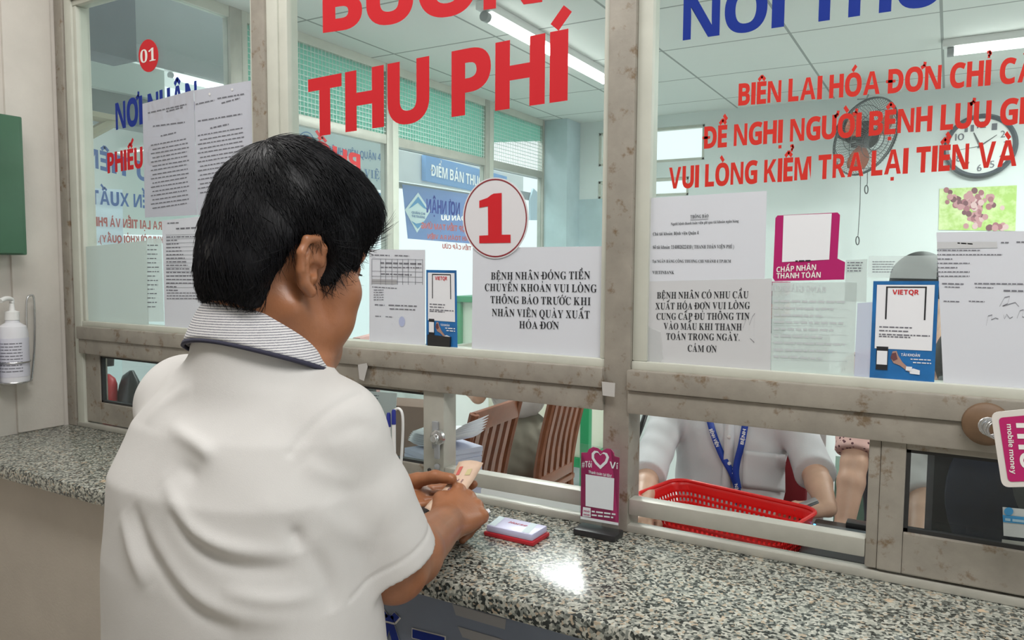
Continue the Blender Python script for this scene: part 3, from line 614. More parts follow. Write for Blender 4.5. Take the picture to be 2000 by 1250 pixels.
# bracket and tank outside
t = thing('wall_bracket', 'beige triangular bracket outside the glass beside the wall', 'bracket', hit(160, 285, 0, -3.0))
P3 = lambda px, py, X=-3.0: hit(px, py, 0, X)
BEIGE = mat('beige_paint', (.40, .33, .23), .6)
for n, (a, b) in (('upright', ((167, 212), (169, 282))), ('arm', ((160, 222), (235, 236))), ('brace', ((175, 262), (232, 232)))):
    tube(n, [P3(*a), P3(*b)], .022, BEIGE, t, 6)
q = P3(225, 290, -4.4); lathe_m = lathe('water_tank', [(.52, -.5), (.52, .10), (.42, .20), (.2, .25), (.02, .26)], OUTW, None, (q[0], q[1], q[2]+.0), 36); tag(lathe_m, 'white rounded tank outside behind the mirrored letters', 'tank')
# banners outside
FB = thin('banner_white', (.74, .76, .78), .35); BLU = thin('banner_blue', (.30, .42, .74), .35); BLUD = thin('sign_blue', (.26, .44, .70), .3)
PO = Plane(0, -3.35, 1)
o = sheet('hospital_banner', 'white hospital banner BỆNH VIỆN QUẬN 4 outside the far glass', 'banner', [(563, 238), (751, 282), (751, 372), (563, 352)], FB, PO, 0, None, .004)
text('printed_text', 'BỆNH VIỆN QUẬN 4', PO, (640, 300), (743, 314), 15, mat('banner_ink', (.10, .20, .42), .6), o, 'sans', .003)
text('printed_text', 'BỆNH VIỆN', PO, (655, 338), (752, 352), 17, MATS['banner_ink'], o, 'serif', .003)
ring('emblem', 597, 277, 16, 20, .9, MATS['banner_ink'], PO, o, .003, 36)
for a in ([(592, 262), (602, 264), (602, 292), (592, 290)], [(586, 271), (608, 275), (608, 284), (586, 280)]): poly('emblem', PO, a, MATS['banner_ink'], o, .0035)
poly('blue_stripe', PO, [(563, 352), (751, 378), (751, 392), (563, 372)], BLUD, o, .002)
struct(box('trim_3', (-3.40, 3.0, 2.36), (-3.356, 7.6, 2.40), CONC, bev=0)); struct(box('trim_4', (-3.66, 4.3, 2.13), (-3.606, 6.0, 2.17), CONC, bev=0)); struct(box('trim_5', (-4.32, 4.4, 2.3), (-4.255, 7.6, 2.56), CONCL, bev=0)); struct(box('trim_6', (-3.96, 6.9, 2.25), (-3.925, 7.6, 2.33), CONC, bev=0))
PO2 = Plane(0, -4.2, 1)
o = sheet('shop_sign', 'blue sign ĐIỂM BÁN THUỐC outside, above the tarpaulin banner', 'sign', [(832, 302), (990, 345), (990, 385), (832, 352)], BLUD, PO2, 0, None, .05)
text('printed_text', 'ĐIỂM BÁN THUỐC BV', PO2, (842, 343), (968, 372), 22, mat('sign_white', (.85, .85, .82), .6), o, 'sans', .004)
PO3 = Plane(0, -3.6, 1)
o = sheet('tarpaulin_banner', 'blue tarpaulin banner with a white diamond emblem hanging outside the glass', 'banner', [(786, 360), (945, 384), (945, 478), (797, 466)], BLU, PO3, 0, None, .004)
poly('emblem', PO3, [(816, 376), (840, 412), (814, 455), (790, 410)], mat('emblem_white', (.80, .86, .88), .6), o, .003)
poly('emblem', PO3, [(816, 384), (834, 410), (826, 406), (815, 396), (804, 404), (797, 408)], mat('emblem_blue', (.08, .32, .62), .6), o, .005)
poly('emblem', PO3, [(802, 431), (812, 437), (822, 435), (830, 431), (815, 447)], MATS['emblem_blue'], o, .005)
for s, y in (('QUẬN CHI', 417), ('THỊ TRƯỜNG', 424)): text('printed_text', s, PO3, (803, y), (829, y+3), 4.5, MATS['banner_ink'], o, 'sans', .006)
PO4 = Plane(0, -3.9, 1)
sheet('awning', 'pale grey awning hanging outside at the far end of the glass', 'awning', [(1036, 388), (1042, 368), (1062, 386), (1062, 430), (1036, 430)], thin('awning_grey', (.45, .55, .60), .2), PO4, 0, None, .02)
sheet('wall_panel', 'grey wall panel outside beside the pharmacy sign', 'panel', [(785, 300), (834, 305), (834, 352), (785, 350)], mat('panel_grey', (.46, .47, .50), .8), Plane(0, -4.5, 1), 0, None, .05)
struct(box('wall_outside', (-6.2, 1.0, 0), (-6.1, 7.5, 1.78), mat('outside_wall', (.72, .76, .76), .8), bev=0))
struct(box('ground_outside', (-9, .2, -.06), (-2.7, 8, -.02), OUTW, bev=0))
# lettering on the far glass, seen from behind
FBL = mat('far_blue', (.055, .13, .36), .5); FRD = mat('far_red', (.42, .10, .09), .5)
for s, p0, p1, h, m, lab in (('ƯU TIÊN', (318, 362), (164, 323), 34, FBL, 'large mirrored blue letters on the far glass behind PHIẾU CHI'),
                             ('ĐẾN XUẤT', (306, 408), (178, 398), 25, FBL, 'mirrored blue word XUẤT on the far glass, below the large mirrored letters'),
                             ('RA LẠI TIỀN VÀ PHIẾU', (316, 449), (170, 440), 16, FRD, 'mirrored red line RA LẠI TIỀN VÀ PHIẾU on the far glass'),
                             ('KHI RỜI KHỎI QUẦY).', (318, 475), (192, 473), 13, FRD, 'mirrored red line below RA LẠI TIỀN VÀ PHIẾU'),
                             ('PHỐI', (703, 337), (600, 305), 34, REDV, 'mirrored red letters over the white hospital banner'),
                             ('NƠI NHẬN', (898, 421), (833, 415), 25, NAVY, 'mirrored navy words NƠI NHẬN over the tarpaulin banner'),
                             ('NHÂN DÂN ƯU', (944, 432), (862, 430), 9, WHITEV, 'mirrored white line under the navy NƠI NHẬN'),
                             ('ĐỀ NGHỊ NỘP TIỀN TẠM ỨNG', (950, 456), (823, 446), 10, FRD, 'mirrored red line over the lower edge of the tarpaulin banner'),
                             ('PHIẾU THANH TOÁN RA VIỆN', (955, 473), (835, 466), 8, FRD, 'mirrored small red line just below the tarpaulin banner'),
                             ('TIỀN CẤP CỨU', (920, 489), (864, 485), 8, FRD, 'lowest mirrored red words, above the small blue poster')):
    vinyl('lettering', s, p0, p1, h, m, lab, pl=PB, off=.001)

# ---------------------------------------------------------------- back wall things
PW = Plane(1, YB, -1)
fc = at(1693, 268, 4.35); n = Vector((-CF*.80+CR*.36-CU*.46)).normalized()
t = thing('wall_fan', 'wall fan with wire cage and orange blades beside the clock', 'fan', fc)
e1 = n.orthogonal().normalized(); e2 = n.cross(e1)
def fp(r, a, h): return np.array(Vector(fc)+(e1*math.cos(a)+e2*math.sin(a))*r+n*h)
CAGE = mat('cage_wire', (.06, .065, .07), .4)
bm = bmesh.new()
for r, h, wr in ((.225, 0, .005), (.225, -.012, .003), (.17, .052, .0018), (.10, .068, .0018), (.055, .072, .0025), (.17, -.06, .0018), (.1, -.075, .0018)):
    tube_bm(bm, [fp(r, 2*math.pi*i/48, h) for i in range(49)], wr, 6, 0, False)
for i in range(72):
    a = 2*math.pi*i/72; tube_bm(bm, [fp(.055, a, .072), fp(.12, a+.06, .066), fp(.19, a+.12, .042), fp(.225, a+.16, 0)], .0011, 4, 0, False)
    tube_bm(bm, [fp(.06, a, -.078), fp(.17, a+.05, -.06), fp(.225, a+.1, -.01)], .0011, 4, 0, False)
frombm('fan_cage', bm, CAGE, t, True)
bm = bmesh.new(); lathe_bm(bm, [(.004, .04), (.055, .036), (.06, .0), (.06, -.02)], fc, 24, n); frombm('fan_hub', bm, BLACKP, t, True)
for k in range(3):
    V, F = [], []
    for i in range(7):
        r = .05+.145*i/6; wdt = .10+.5*math.sin(math.pi*(i+.6)/7.5)*.55
        for j in range(6):
            a = 2*math.pi*k/3+(j/5-.5)*wdt*2.6; V.append(fp(r, a, -.012+.03*(j/5-.5)))
    F = [(i*6+j, i*6+j+1, i*6+j+7, i*6+j+6) for i in range(6) for j in range(5)]
    o = raw('fan_blade', V, F, mat('fan_orange', (.42, .12, .06), .4), t, True); md = o.modifiers.new('t', 'SOLIDIFY'); md.thickness = .003
mc = np.array(Vector(fc)-n*.13); lathe('fan_motor', [(.03, -.08), (.06, -.06), (.065, .03), (.04, .06)], BLACKP, t, mc, 24, tuple(n))
wm = np.array([mc[0]+.02, YB-.005, mc[2]+.03]); tube('fan_arm', [mc, (mc+wm)/2+np.array([0, 0, .03]), wm], .018, BLACKP, t)
box('wall_plate', (wm[0]-.05, YB-.02, wm[2]-.08), (wm[0]+.05, YB, wm[2]+.08), BLACKP, t, .006)
for pts in (((1684, 335), (1683, 400), (1679, 462)), ((1697, 338), (1697, 360), (1696, 366))):
    tube('pull_cord', [PW.m(x, y, .1) for x, y in pts], .0022, CAGE, t, 6)
for cx, cy in ((1678, 471), (1695, 373)): tube('cord_loop', [PW.m(cx+3.2*math.sin(a), cy-8*math.cos(a), .1) for a in np.linspace(0, 2*math.pi, 15)], .0035, CAGE, t, 6)
tube('hanging_wire', [PW.m(1697, 185, .02), PW.m(1694, 196, .05), PW.m(1682, 206, .2)], .005, GREYP, t, 6)
cc = PW.m(1914, 287, .03); cr_ = .158
t = thing('wall_clock', 'round white wall clock with dark rim behind the red letters', 'clock', cc)
lathe('clock_rim', [(cr_*1.0, -.03), (cr_*1.16, -.028), (cr_*1.18, .0), (cr_*1.10, .018), (cr_*1.0, .012)], mat('dark_rim', (.07, .08, .10), .3), t, cc, 56, (0, -1, 0), False)
lathe('clock_face', [(cr_*1.01, -.028), (cr_*1.01, .004), (.002, .005)], mat('clock_white', (.80, .82, .80), .4), t, cc, 48, (0, -1, 0))
PCk = Plane(1, float(cc[1]-.007), -1)
cxp, cyp, _ = proj(cc); k = FOC/_
def ck(a, r): a = R_(a); p = cc+np.array([math.sin(a)*r*cr_, -.007, math.cos(a)*r*cr_]); x, y, _ = proj(p); return x, y
for h in range(1, 13):
    if h in (4, 5, 7, 8): pass
    x, y = ck(h*30, .78); s = str(h); wdt = 8.5*len(s)
    text('numeral', s, PCk, (x-wdt/2, y+7+wdt*.04), (x+wdt/2, y+7-wdt*.04), 13, GREYINK, t, 'plain', .001)
for a, l, wd, nm in ((-24, .55, .045, 'hour_hand'), (54, .62, .03, 'minute_hand'), (262, .75, .012, 'second_hand')):
    a = R_(a); d = np.array([math.sin(a), 0, math.cos(a)]); s = np.array([d[2], 0, -d[0]]); b = cc+np.array([0, -.0095, 0])
    raw(nm, [b-s*wd*cr_-d*.1*cr_, b+s*wd*cr_-d*.1*cr_, b+s*wd*.4*cr_+d*l*cr_, b-s*wd*.4*cr_+d*l*cr_], [(0, 1, 2, 3)], CAGE, t)
GRN = mat('leaf_print', (.42, .62, .16), .6, 0, .0, 8, var2=(.72, .82, .45), thr=(9, .42, .62))
o = sheet('grape_picture', 'unframed picture of grapes on green leaves below the clock', 'picture', [(1835, 369), (1986, 362), (1983, 451), (1833, 449)], GRN, PW, .004, None, .002)
rnd = random.Random(4); bm = bmesh.new()
GR = [mat('grape_print_%s' % n, c, .6) for n, c in (('pale', (.55, .28, .30)), ('mid', (.38, .15, .18)), ('deep', (.20, .08, .10)), ('shine', (.70, .48, .48)))]
for i in range(120):
    c = rnd.random()
    if c < .6: x, y = rnd.gauss(1888, 24), rnd.gauss(392, 12)
    elif c < .88: x, y = rnd.gauss(1905, 9), rnd.gauss(425, 13)
    else: x, y = rnd.gauss(1950, 9), rnd.gauss(447, 3)
    if not (1840 < x < 1978 and 370 < y < 446): continue
    r = rnd.uniform(4, 6.5); V = [bm.verts.new(PW.m(x+r*math.cos(a), y+r*math.sin(a), .0048+i*.00001)) for a in np.linspace(0, 2*math.pi, 15)[:-1]]
    f = bm.faces.new(V); f.material_index = rnd.choice([0, 0, 1, 1, 2, 3])
frombm('grape_print', bm, GR, o)

# ---------------------------------------------------------------- inside the booth
desk = thing('desk', 'long laminate work desk behind the counter', 'desk', (-.4, 1.8, 0))
box('desk_top', (-2.62, 1.345, .765), (1.3, 2.16, .79), mat('desk_grey', (.42, .41, .40), .4, 0, .05, 9), desk, .004)
for x in (-2.6, -.95, 1.2): box('desk_panel', (x, 1.42, 0), (x+.03, 2.1, .765), DESKM, desk)
# red basket
BC, BA, BL_, BW_ = np.array([-.505, 2.03]), R_(-13), .43, .245
t = thing('basket', 'red plastic lattice basket on the desk in front of the clerk', 'basket', (BC[0], BC[1], .79))
def bp(u, v, z): 
    c, s = math.cos(BA), math.sin(BA); return (BC[0]+u*c-v*s, BC[1]+u*s+v*c, z)
def rrect(l, wd, r, n=6):
    out = []
    for cx, cy, a0 in ((l/2-r, wd/2-r, 0), (-l/2+r, wd/2-r, 90), (-l/2+r, -wd/2+r, 180), (l/2-r, -wd/2+r, 270)):
        for i in range(n+1): a = R_(a0+90*i/n); out.append((cx+r*math.cos(a), cy+r*math.sin(a)))
    return out
def resample(P, step):
    P = P+[P[0]]; out = []; acc = 0
    for (a, b), (c, d) in zip(P[:-1], P[1:]):
        L = math.hypot(c-a, d-b); n = max(1, round(L/step))
        for i in range(n): out.append((a+(c-a)*i/n, b+(d-b)*i/n))
    return out
base = resample(rrect(1, 1*BW_/BL_, .11), .0175); nb = len(base); zs = [0, .010]+[.010+.0084*i for i in range(1, 11)]+[.104, .118]
V, F = [], []
for z in zs:
    k = (.86+.14*z/.118)
    for u, v in base: V.append(bp(u*BL_*k, v*BL_*k, .792+z))
for i in range(len(zs)-1):
    for j in range(nb):
        if 1 <= i <= 10 and i % 2 == 1 and j % 2 == 1: continue
        F.append((i*nb+j, i*nb+(j+1) % nb, (i+1)*nb+(j+1) % nb, (i+1)*nb+j))
F.append(tuple(reversed(range(nb))))
o = raw('basket_body', V, F, REDP, t, True); md = o.modifiers.new('t', 'SOLIDIFY'); md.thickness = .0022
rim = [V[(len(zs)-1)*nb+j] for j in range(nb)]; bm = bmesh.new(); tube_bm(bm, rim+[rim[0], rim[1]], .0055, 8); frombm('basket_rim', bm, REDP, t, True)
# card printer next to it
a = hit(1585, 1022, 2, .87)+np.array([.012, 0, 0]); b = hit(1692, 1040, 2, .87)
t = thing('card_reader', 'flat black plastic terminal on the desk right of the red basket', 'terminal', (a[0], a[1], .79))
box('terminal_body', (a[0]-.01, a[1]-.22, .79), (a[0]+.26, a[1]+.06, .868), BLACKP, t, .008)
box('terminal_lid', (a[0]+.0, a[1]-.17, .868), (a[0]+.25, a[1]+.0, .874), mat('grey_lid', (.10, .12, .13), .35), t, .003)
box('terminal_ridge', (a[0]+.07, a[1]+.01, .868), (a[0]+.25, a[1]+.05, .885), BLACKP, t, .004)
lathe('status_light', [(.003, 0), (.003, .002)], emis('blue_led', (.1, .4, 1), 3), t, hit(1591, 1025, 2, .875), 10)
t = tag(tube('gooseneck_microphone', smoothpath([at(1262, 806, 1.75), at(1252, 835, 1.72), at(1236, 880, 1.7), at(1222, 960, 1.66), (at(1222, 960, 1.66)[0], at(1222, 960, 1.66)[1], .79)], 5), .006, BLACKP), 'thin black microphone stem leaning beside the middle post', 'microphone')
# blue cloth scrap by the basket
t = tag(raw('blue_wrapper', [hit(1545, 1070, 2, .80), hit(1560, 1058, 2, .83), hit(1565, 1075, 2, .81), hit(1550, 1082, 2, .795)], [(0, 1, 2, 3)], mat('blue_wrap', (.25, .5, .75), .4)), 'scrap of blue wrapper on the desk at the basket corner', 'wrapper'); t.modifiers.new('t', 'SOLIDIFY').thickness = .002
# paper stack and loose sheets behind the lock
ps = hit(866, 905, 1, 1.62)
t = thing('paper_stack', 'tall lavender edged paper stack on the desk behind the lock', 'paper stack', (ps[0], 1.62, .79))
bm = bmesh.new()
for i in range(20):
    z = .79+i*.0135; a = R_(-20+random.uniform(-4, 4)); bbox_bm(bm, (-.055, -.09, 0), (.055, .09, .0128), 0, Matrix.Translation((ps[0]-.02+random.uniform(-.004, .004), 1.65, z)) @ Matrix.Rotation(a, 4, 'Z'))
frombm('paper_block', bm, mat('lavender_paper', (.62, .64, .78), .7), t)
ztop = .79+20*.0135
for i in range(6):
    a = R_(-35+i*9); M = Matrix.Translation((ps[0]-.01+.004*i, 1.655, ztop+.012+.007*i)) @ Matrix.Rotation(a*.5, 4, 'Z') @ Matrix.Rotation(R_(-12), 4, 'Y')
    V = [M @ Vector((u*.080-.005, v*.07, .02*u*u)) for u in np.linspace(-1, 1, 7) for v in (-1, 1)]
    o = raw('loose_sheet', [tuple(v) for v in V], [(2*k, 2*k+1, 2*k+3, 2*k+2) for k in range(6)], WHITE, None, True); o.modifiers.new('t', 'SOLIDIFY').thickness = .0008
    tag(o, 'loose white sheet fanned on top of the lavender edged paper stack', 'paper', 'loose sheets on the paper stack')
# white leaflet stand behind the pens and other desk clutter
q0, q1, q2, q3 = hit(690, 762, 1, 1.50), hit(776, 768, 1, 1.50), hit(776, 768, 1, 1.50), hit(690, 762, 1, 1.50); q2[1] = q3[1] = 1.44; q2[2] = q3[2] = .792
o = raw('leaflet', [q0, q1, q2, q3], [(0, 1, 2, 3)], WHITE); o.modifiers.new('t', 'SOLIDIFY').thickness = .002; tag(o, 'white printed leaflet leaning inside the sliding pane behind the pens', 'leaflet')
PL = Plane(1, 1.488, -1); lines('printed_text', PL, [(724, 773, 740, 774, 1.8), (728, 779, 738, 779.5, 1.8)], GREYINK, o, 0)
def obox(name, label, cat, px, py, Y, wd, dp, ht, m, rot=0, group=None, z=.79):
    c = hit(px, py, 1, Y); M = Matrix.Translation((c[0], Y, z)) @ Matrix.Rotation(R_(rot), 4, 'Z'); return tag(box(name, (-wd/2, -dp/2, 0), (wd/2, dp/2, ht), m, None, .004, M), label, cat, group)
obox('plastic_tub', 'pale blue plastic tub behind the pens inside the sliding pane', 'tub', 790, 850, 1.75, .16, .14, .17, mat('tub_blue', (.55, .66, .72), .4))
obox('carton', 'brown carton on the desk behind the pale blue tub', 'carton', 800, 800, 2.0, .2, .14, .3, mat('carton_brown', (.34, .21, .16), .7), 12)
obox('computer_monitor', 'dark computer monitor seen low between the chin and the table form', 'monitor', 700, 640, 1.9, .05, .2, .46, BLACKP, 20)
obox('file_box', 'pink file box behind the table form near the chin', 'file box', 716, 640, 2.13, .03, .2, .5, mat('file_pink', (.72, .42, .40), .7), 20)
for i, (c, z) in enumerate((((.35, .05, .13), .05), ((.25, .25, .33), .03), ((.45, .13, .10), .055), ((.12, .16, .18), .05))):
    zz = 1.31+sum((.05, .03, .055, .05)[i+1:]) if i < 3 else 1.31
    obox('folder', ['magenta folder, topmost beside the magenta sticker', 'grey folder second from the top of the pile beside the magenta sticker', 'brick red folder third in the pile beside the magenta sticker', 'dark folder lowest in the pile beside the magenta sticker'][i], 'folder', 1503, 520, 3.0, .14, .2, z*.97, mat('folder_%s' % 'abcd'[i], c, .5), 5, 'folders piled on the shelf', zz)
tag(box('filing_cabinet', (-.62, 2.9, 0), (-.36, 3.2, 1.305), ROOMW, None, .005), 'pale tall cabinet carrying a pile of coloured folders', 'cabinet')
# first pane: canister, bag and cloth seen low in the sliding pane
q = hit(208, 760, 1, 1.52)
t = thing('fire_extinguisher', 'red canister with black head inside the lowest pane by the wall', 'extinguisher', (q[0], 1.52, .79))
lathe('canister', [(.032, 0), (.034, .006), (.034, .345), (.028, .365), (.012, .38)], mat('canister_red', (.6, .03, .04), .4), t, (q[0], 1.52, .79), 24)
tube('canister_head', smoothpath([(q[0], 1.52, 1.2), (q[0], 1.52, 1.24), (q[0]-.01, 1.51, 1.27), (q[0]-.02, 1.5, 1.285)], 4), [.026]*6+[.03]*5+[.022]*2, BLACKP, t, 12)
q = hit(244, 752, 1, 1.56)
def blob(name, label, cat, c, r, m):
    bm = bmesh.new(); bmesh.ops.create_uvsphere(bm, u_segments=24, v_segments=14, radius=1)
    for v in bm.verts: v.co = Vector((c[0]+v.co.x*r[0], c[1]+v.co.y*r[1], c[2]+(v.co.z if v.co.z > -.6 else -.6)*r[2]+.02*math.sin(9*v.co.x+5*v.co.y)*r[2]))
    return tag(frombm(name, bm, m, None, True), label, cat)
blob('handbag', 'black handbag beside the red canister', 'bag', (q[0], 1.58, .94), (.07, .05, .24), BLACKP)
q = hit(262, 775, 1, 1.6); blob('blue_cloth', 'crumpled light blue cloth beside the black handbag', 'cloth', (q[0]+.03, 1.72, .88), (.08, .05, .15), mat('cloth_blue', (.35, .48, .58), .8))
obox('partition_board', 'white board with dark frame inside the lowest pane by the wall', 'board', 330, 730, 1.95, .5, .02, .42, WHITEP, 8, None, .79)
# navy bag and dark case behind the right sliding pane, note on the glass
t = thing('shoulder_bag', 'navy bag with grey flap behind the dark sliding pane', 'bag', (.17, 1.55, .79))
box('bag_body', (-.02, 1.48, .79), (.46, 1.66, 1.36), mat('bag_black', (.012, .014, .02), .7), t, .05)
bm = bmesh.new(); lathe_bm(bm, [(.185, -.02), (.18, .03), (.16, .045), (.10, .05), (.01, .052)], (.19, 1.50, 1.165), 48, (0, -1, 0)); frombm('bag_pocket', bm, mat('bag_navy', (.045, .055, .10), .85, 0, .2, 30), t, True)
bm = bmesh.new(); lathe_bm(bm, [(.11, 0), (.105, .012), (.09, .018), (.01, .018)], (.21, 1.455, 1.21), 48, (0, -1, 0)); frombm('bag_flap', bm, mat('bag_grey', (.20, .215, .215), .8, 0, .2, 30), t, True)
PGd = Plane(1, 1.2955, -1)
o = sheet('glass_sticker', 'white and blue hospital sticker on the dark sliding pane', 'sticker', [(1958, 990), (2040, 998), (2040, 1055), (1960, 1046)], mat('sticker_pale', (.52, .56, .56), .5), PGd, .001)
poly('blue_band', PGd, [(1958, 1005), (2040, 1013), (2040, 1027), (1959, 1019)], mat('band_blue', (.05, .28, .55), .5), o, .0018)
lines('printed_text', PGd, [(1963, 1016, 2036, 1024, 5)], mat('pale_blue_print', (.35, .55, .68), .5), o, .0024); sheet('glass_sticker', 'torn grey sticker on the dark sliding pane below the white and blue one', 'sticker', [(1957, 1053), (2040, 1063), (2040, 1090), (1955, 1081)], mat('sticker_grey', (.34, .36, .33), .6, 0, .15, 60), PGd, .001); disc('emblem', 1970, 998, 9, 8, MATS['band_blue'], PGd, o, .0024, 24)
# cabinet with green posts by the chairs, dark green bench further right
t = thing('metal_cabinet', 'cream and green metal cabinet behind the wooden chairs', 'cabinet', (-1.85, 4.4, 0))
cx1 = float(hit(1150, 830, 1, 4.25)[0]); cx0 = cx1-1.0
box('cabinet_panel', (cx0, 4.28, .34), (cx1-.05, 4.75, 1.3), mat('cream_panel', (.70, .70, .58), .5), t, .006)
GRF = mat('cabinet_green', (.02, .26, .10), .4)
for x in (cx0-.02, cx1-.06):
    for y in (4.25, 4.72): box('cabinet_post', (x, y, 0), (x+.06, y+.05, 1.32), GRF, t, .005)
box('cabinet_rail', (cx0, 4.26, .28), (cx1, 4.76, .34), GRF, t, .005); box('cabinet_top', (cx0-.02, 4.24, 1.3), (cx1+.01, 4.78, 1.34), GRF, t, .005)
for i, x in enumerate((-1.62, -1.50)): blob('shoe', ['black shoe on the floor near the cabinet', 'second black shoe on the floor by the cabinet, nearer the post'][i], 'shoe', (x, 4.0, .05), (.05, .12, .08), BLACKP)
box_ = tag(box('storage_chest', (-.55, 3.6, 0), (.25, 4.0, .62), mat('chest_green', (.075, .12, .09), .6), None, .01), 'dark green chest behind the clerk in the office shirt', 'chest')
# wooden chairs
def chair(label, x, y, rot):
    t = thing('wooden_chair', label, 'chair', (x, y, 0)); M0 = Matrix.Translation((x, y, 0)) @ Matrix.Rotation(R_(rot), 4, 'Z')
    P = lambda *c: M0 @ Vector(c)
    bm = bmesh.new(); bbox_bm(bm, (-.21, -.21, .43), (.21, .2, .46), .008, M0); frombm('seat', bm, WOOD, t, 30)
    bm = bmesh.new()
    for lo, hi in (((-.19, -.185, .375), (.19, -.165, .43)), ((-.19, .16, .375), (.19, .18, .43)), ((-.19, -.18, .375), (-.17, .17, .43)), ((.17, -.18, .375), (.19, .17, .43))): bbox_bm(bm, lo, hi, .003, M0)
    frombm('apron', bm, WOOD, t, 30)
    for sx in (-.185, .185):
        bm = bmesh.new(); tube_bm(bm, [P(sx, .175, 0), P(sx, .18, .43)], [.018, .022], 8); frombm('leg', bm, WOOD, t, True)
        bm = bmesh.new(); tube_bm(bm, smoothpath([P(sx, -.23, 0), P(sx, -.19, .43), P(sx, -.215, .68), P(sx, -.285, .97)], 4), .021, 8); frombm('leg', bm, WOOD, t, True)
    def back(zf): return -.19-.025*(zf-.43)/.25 if zf < .68 else -.215-.07*(zf-.68)/.29
    for k in range(5):
        sx = -.13+.065*k; bm = bmesh.new(); prev = None
        pts = [(z, back(z)) for z in np.linspace(.5, .93, 7)]; rings = []
        for z, yb in pts: rings.append([bm.verts.new(P(sx+dx, yb+dy, z)) for dx, dy in ((-.016, -.008), (.016, -.008), (.016, .008), (-.016, .008))])
        for a, b in zip(rings[:-1], rings[1:]):
            for j in range(4): bm.faces.new((a[j], a[(j+1) % 4], b[(j+1) % 4], b[j]))
        bm.faces.new(rings[0][::-1]); bm.faces.new(rings[-1]); frombm('slat', bm, WOOD, t, 30)
    for z0, z1, nm in ((.47, .525, 'back_rail'), (.895, .975, 'crest_rail')):
        bm = bmesh.new(); yb = back((z0+z1)/2); bbox_bm(bm, (-.18, yb-.013, z0), (.18, yb+.013, z1), .006, M0); frombm(nm, bm, WOOD, t, 30)
    return t
chair('red brown slatted chair holding the seated khaki trousers, nearest the cabinet', -1.88, 3.36, 90)
chair('red brown slatted chair nearer the lock, partly behind the paper stack', -1.87, 2.62, 92)
chair('red brown wooden chair behind the floral sleeve', .02, 3.3, 10)

# ---------------------------------------------------------------- on the counter
# acrylic payment stand
b0, b1 = hit(1121, 1043, 2, CT), hit(1212, 1052, 2, CT); YS = float((b0[1]+b1[1])/2)
t = thing('payment_stand', 'magenta payment card in a clear stand with black foot on the counter', 'card stand', ((b0[0]+b1[0])/2, YS, CT))
box('stand_foot', (b0[0], YS-.016, CT), (b1[0], YS+.026, CT+.012), BLACKP, t, .003)
PS = Plane(1, YS, -1)
ACR = glass('acrylic', tint=(.93, .95, .95), haze=.03)
o = poly('acrylic_sheet', PS, [(1134, 866), (1211, 879), (1209, 1047), (1133, 1036)], ACR, t, .003, .003)
o = poly('payment_card', PS, [(1134, 1013), (1135, 884), (1147, 884), (1150, 877), (1158, 873), (1167, 875), (1175, 881), (1185, 876), (1193, 877), (1199, 884), (1200, 891), (1210, 894), (1208, 1026)], PINK, t, 0, .0012)
poly('white_edge', PS, [(1134, 1008), (1208, 1021), (1208, 1026), (1134, 1013)], WHITE, o, .0006)
hp = [(1173, 916), (1163, 906), (1156, 895), (1156, 885), (1161, 880), (1168, 881), (1173, 888), (1179, 883), (1186, 885), (1190, 893), (1186, 904)]
def ringpoly(name, pts, k, m, pl, parent, off):
    cx, cy = sum(p[0] for p in pts)/len(pts), sum(p[1] for p in pts)/len(pts); n = len(pts); V = []
    for x, y in pts: V += [pl.m(x, y, off), pl.m(cx+(x-cx)*k, cy+(y-cy)*k, off)]
    return raw(name, V, [(2*i, 2*i+1, (2*i+3) % (2*n), (2*i+2) % (2*n)) for i in range(n)], m, parent)
ringpoly('heart_outline', [(1173+(x-1173)*1.0, y) for x, y in hp], .70, WHITE, PS, o, .0008)
text('printed_text', '#Tôi', PS, (1137, 912), (1156, 913), 12, WHITE, o, 'sans', .0008); text('printed_text', 'Ví', PS, (1191, 914), (1206, 916), 13, WHITE, o, 'sans', .0008)
text('printed_text', 'Thanh toán tại đây!', PS, (1150, 924), (1195, 932), 5.5, WHITE, o, 'sans', .0008)
poly('white_panel', PS, [(1144, 926), (1200, 934), (1198, 997), (1144, 988)], WHITE, o, .0008)
poly('logo_square', PS, [(1139, 990), (1154, 992), (1154, 1010), (1138, 1008)], WHITE, o, .0008)
for s, y in (('mo', 999), ('mo', 1006)): text('logo', s, PS, (1140.5, y), (1152, y+1.5), 4.2, PINK, o, 'sans', .0014)
lines('printed_text', PS, [(1156, 1000, 1203, 1006, 3), (1156, 1007, 1198, 1012, 3)], WHITE, o, .0008)
# ink pad
c = [hit(x, y, 2, CT+.006) for x, y in ((942, 1040), (1039, 1062), (1078, 1043), (980, 1019))]
ic = sum(c)/4; e = c[1]-c[0]; e2_ = c[2]-c[1]; L1, L2 = np.linalg.norm(e), np.linalg.norm(e2_); ang = math.atan2(e[1], e[0])
t = thing('ink_pad', 'red ink pad tin with lavender lid lying on the counter', 'ink pad', (ic[0], ic[1], CT))
M = Matrix.Translation((ic[0], ic[1], CT)) @ Matrix.Rotation(ang, 4, 'Z')
L2 = max(L2, .062)
box('pad_base', (-L1/2, -L2/2, 0), (L1/2, L2/2, .008), mat('tin_red', (.45, .02, .03), .35), t, .003, M)
box('pad_lid', (-L1/2+.004, -L2/2+.003, .008), (L1/2-.004, L2/2-.003, .020), mat('tin_lavender', (.55, .55, .75), .35), t, .003, M)
def padmark(nm, s, u0, u1, v, h, m):
    V, F, wd = layout(s, 'sans', 0); W = [tuple(M @ Vector((u0+(u1-u0)*x/wd+.15*h*y, v+h*y, .0206))) for x, y in V]; raw(nm, W, F, m, t)
padmark('printed_text', 'Horse', -.02, .018, .002, .009, mat('pad_red', (.40, .03, .08), .5))
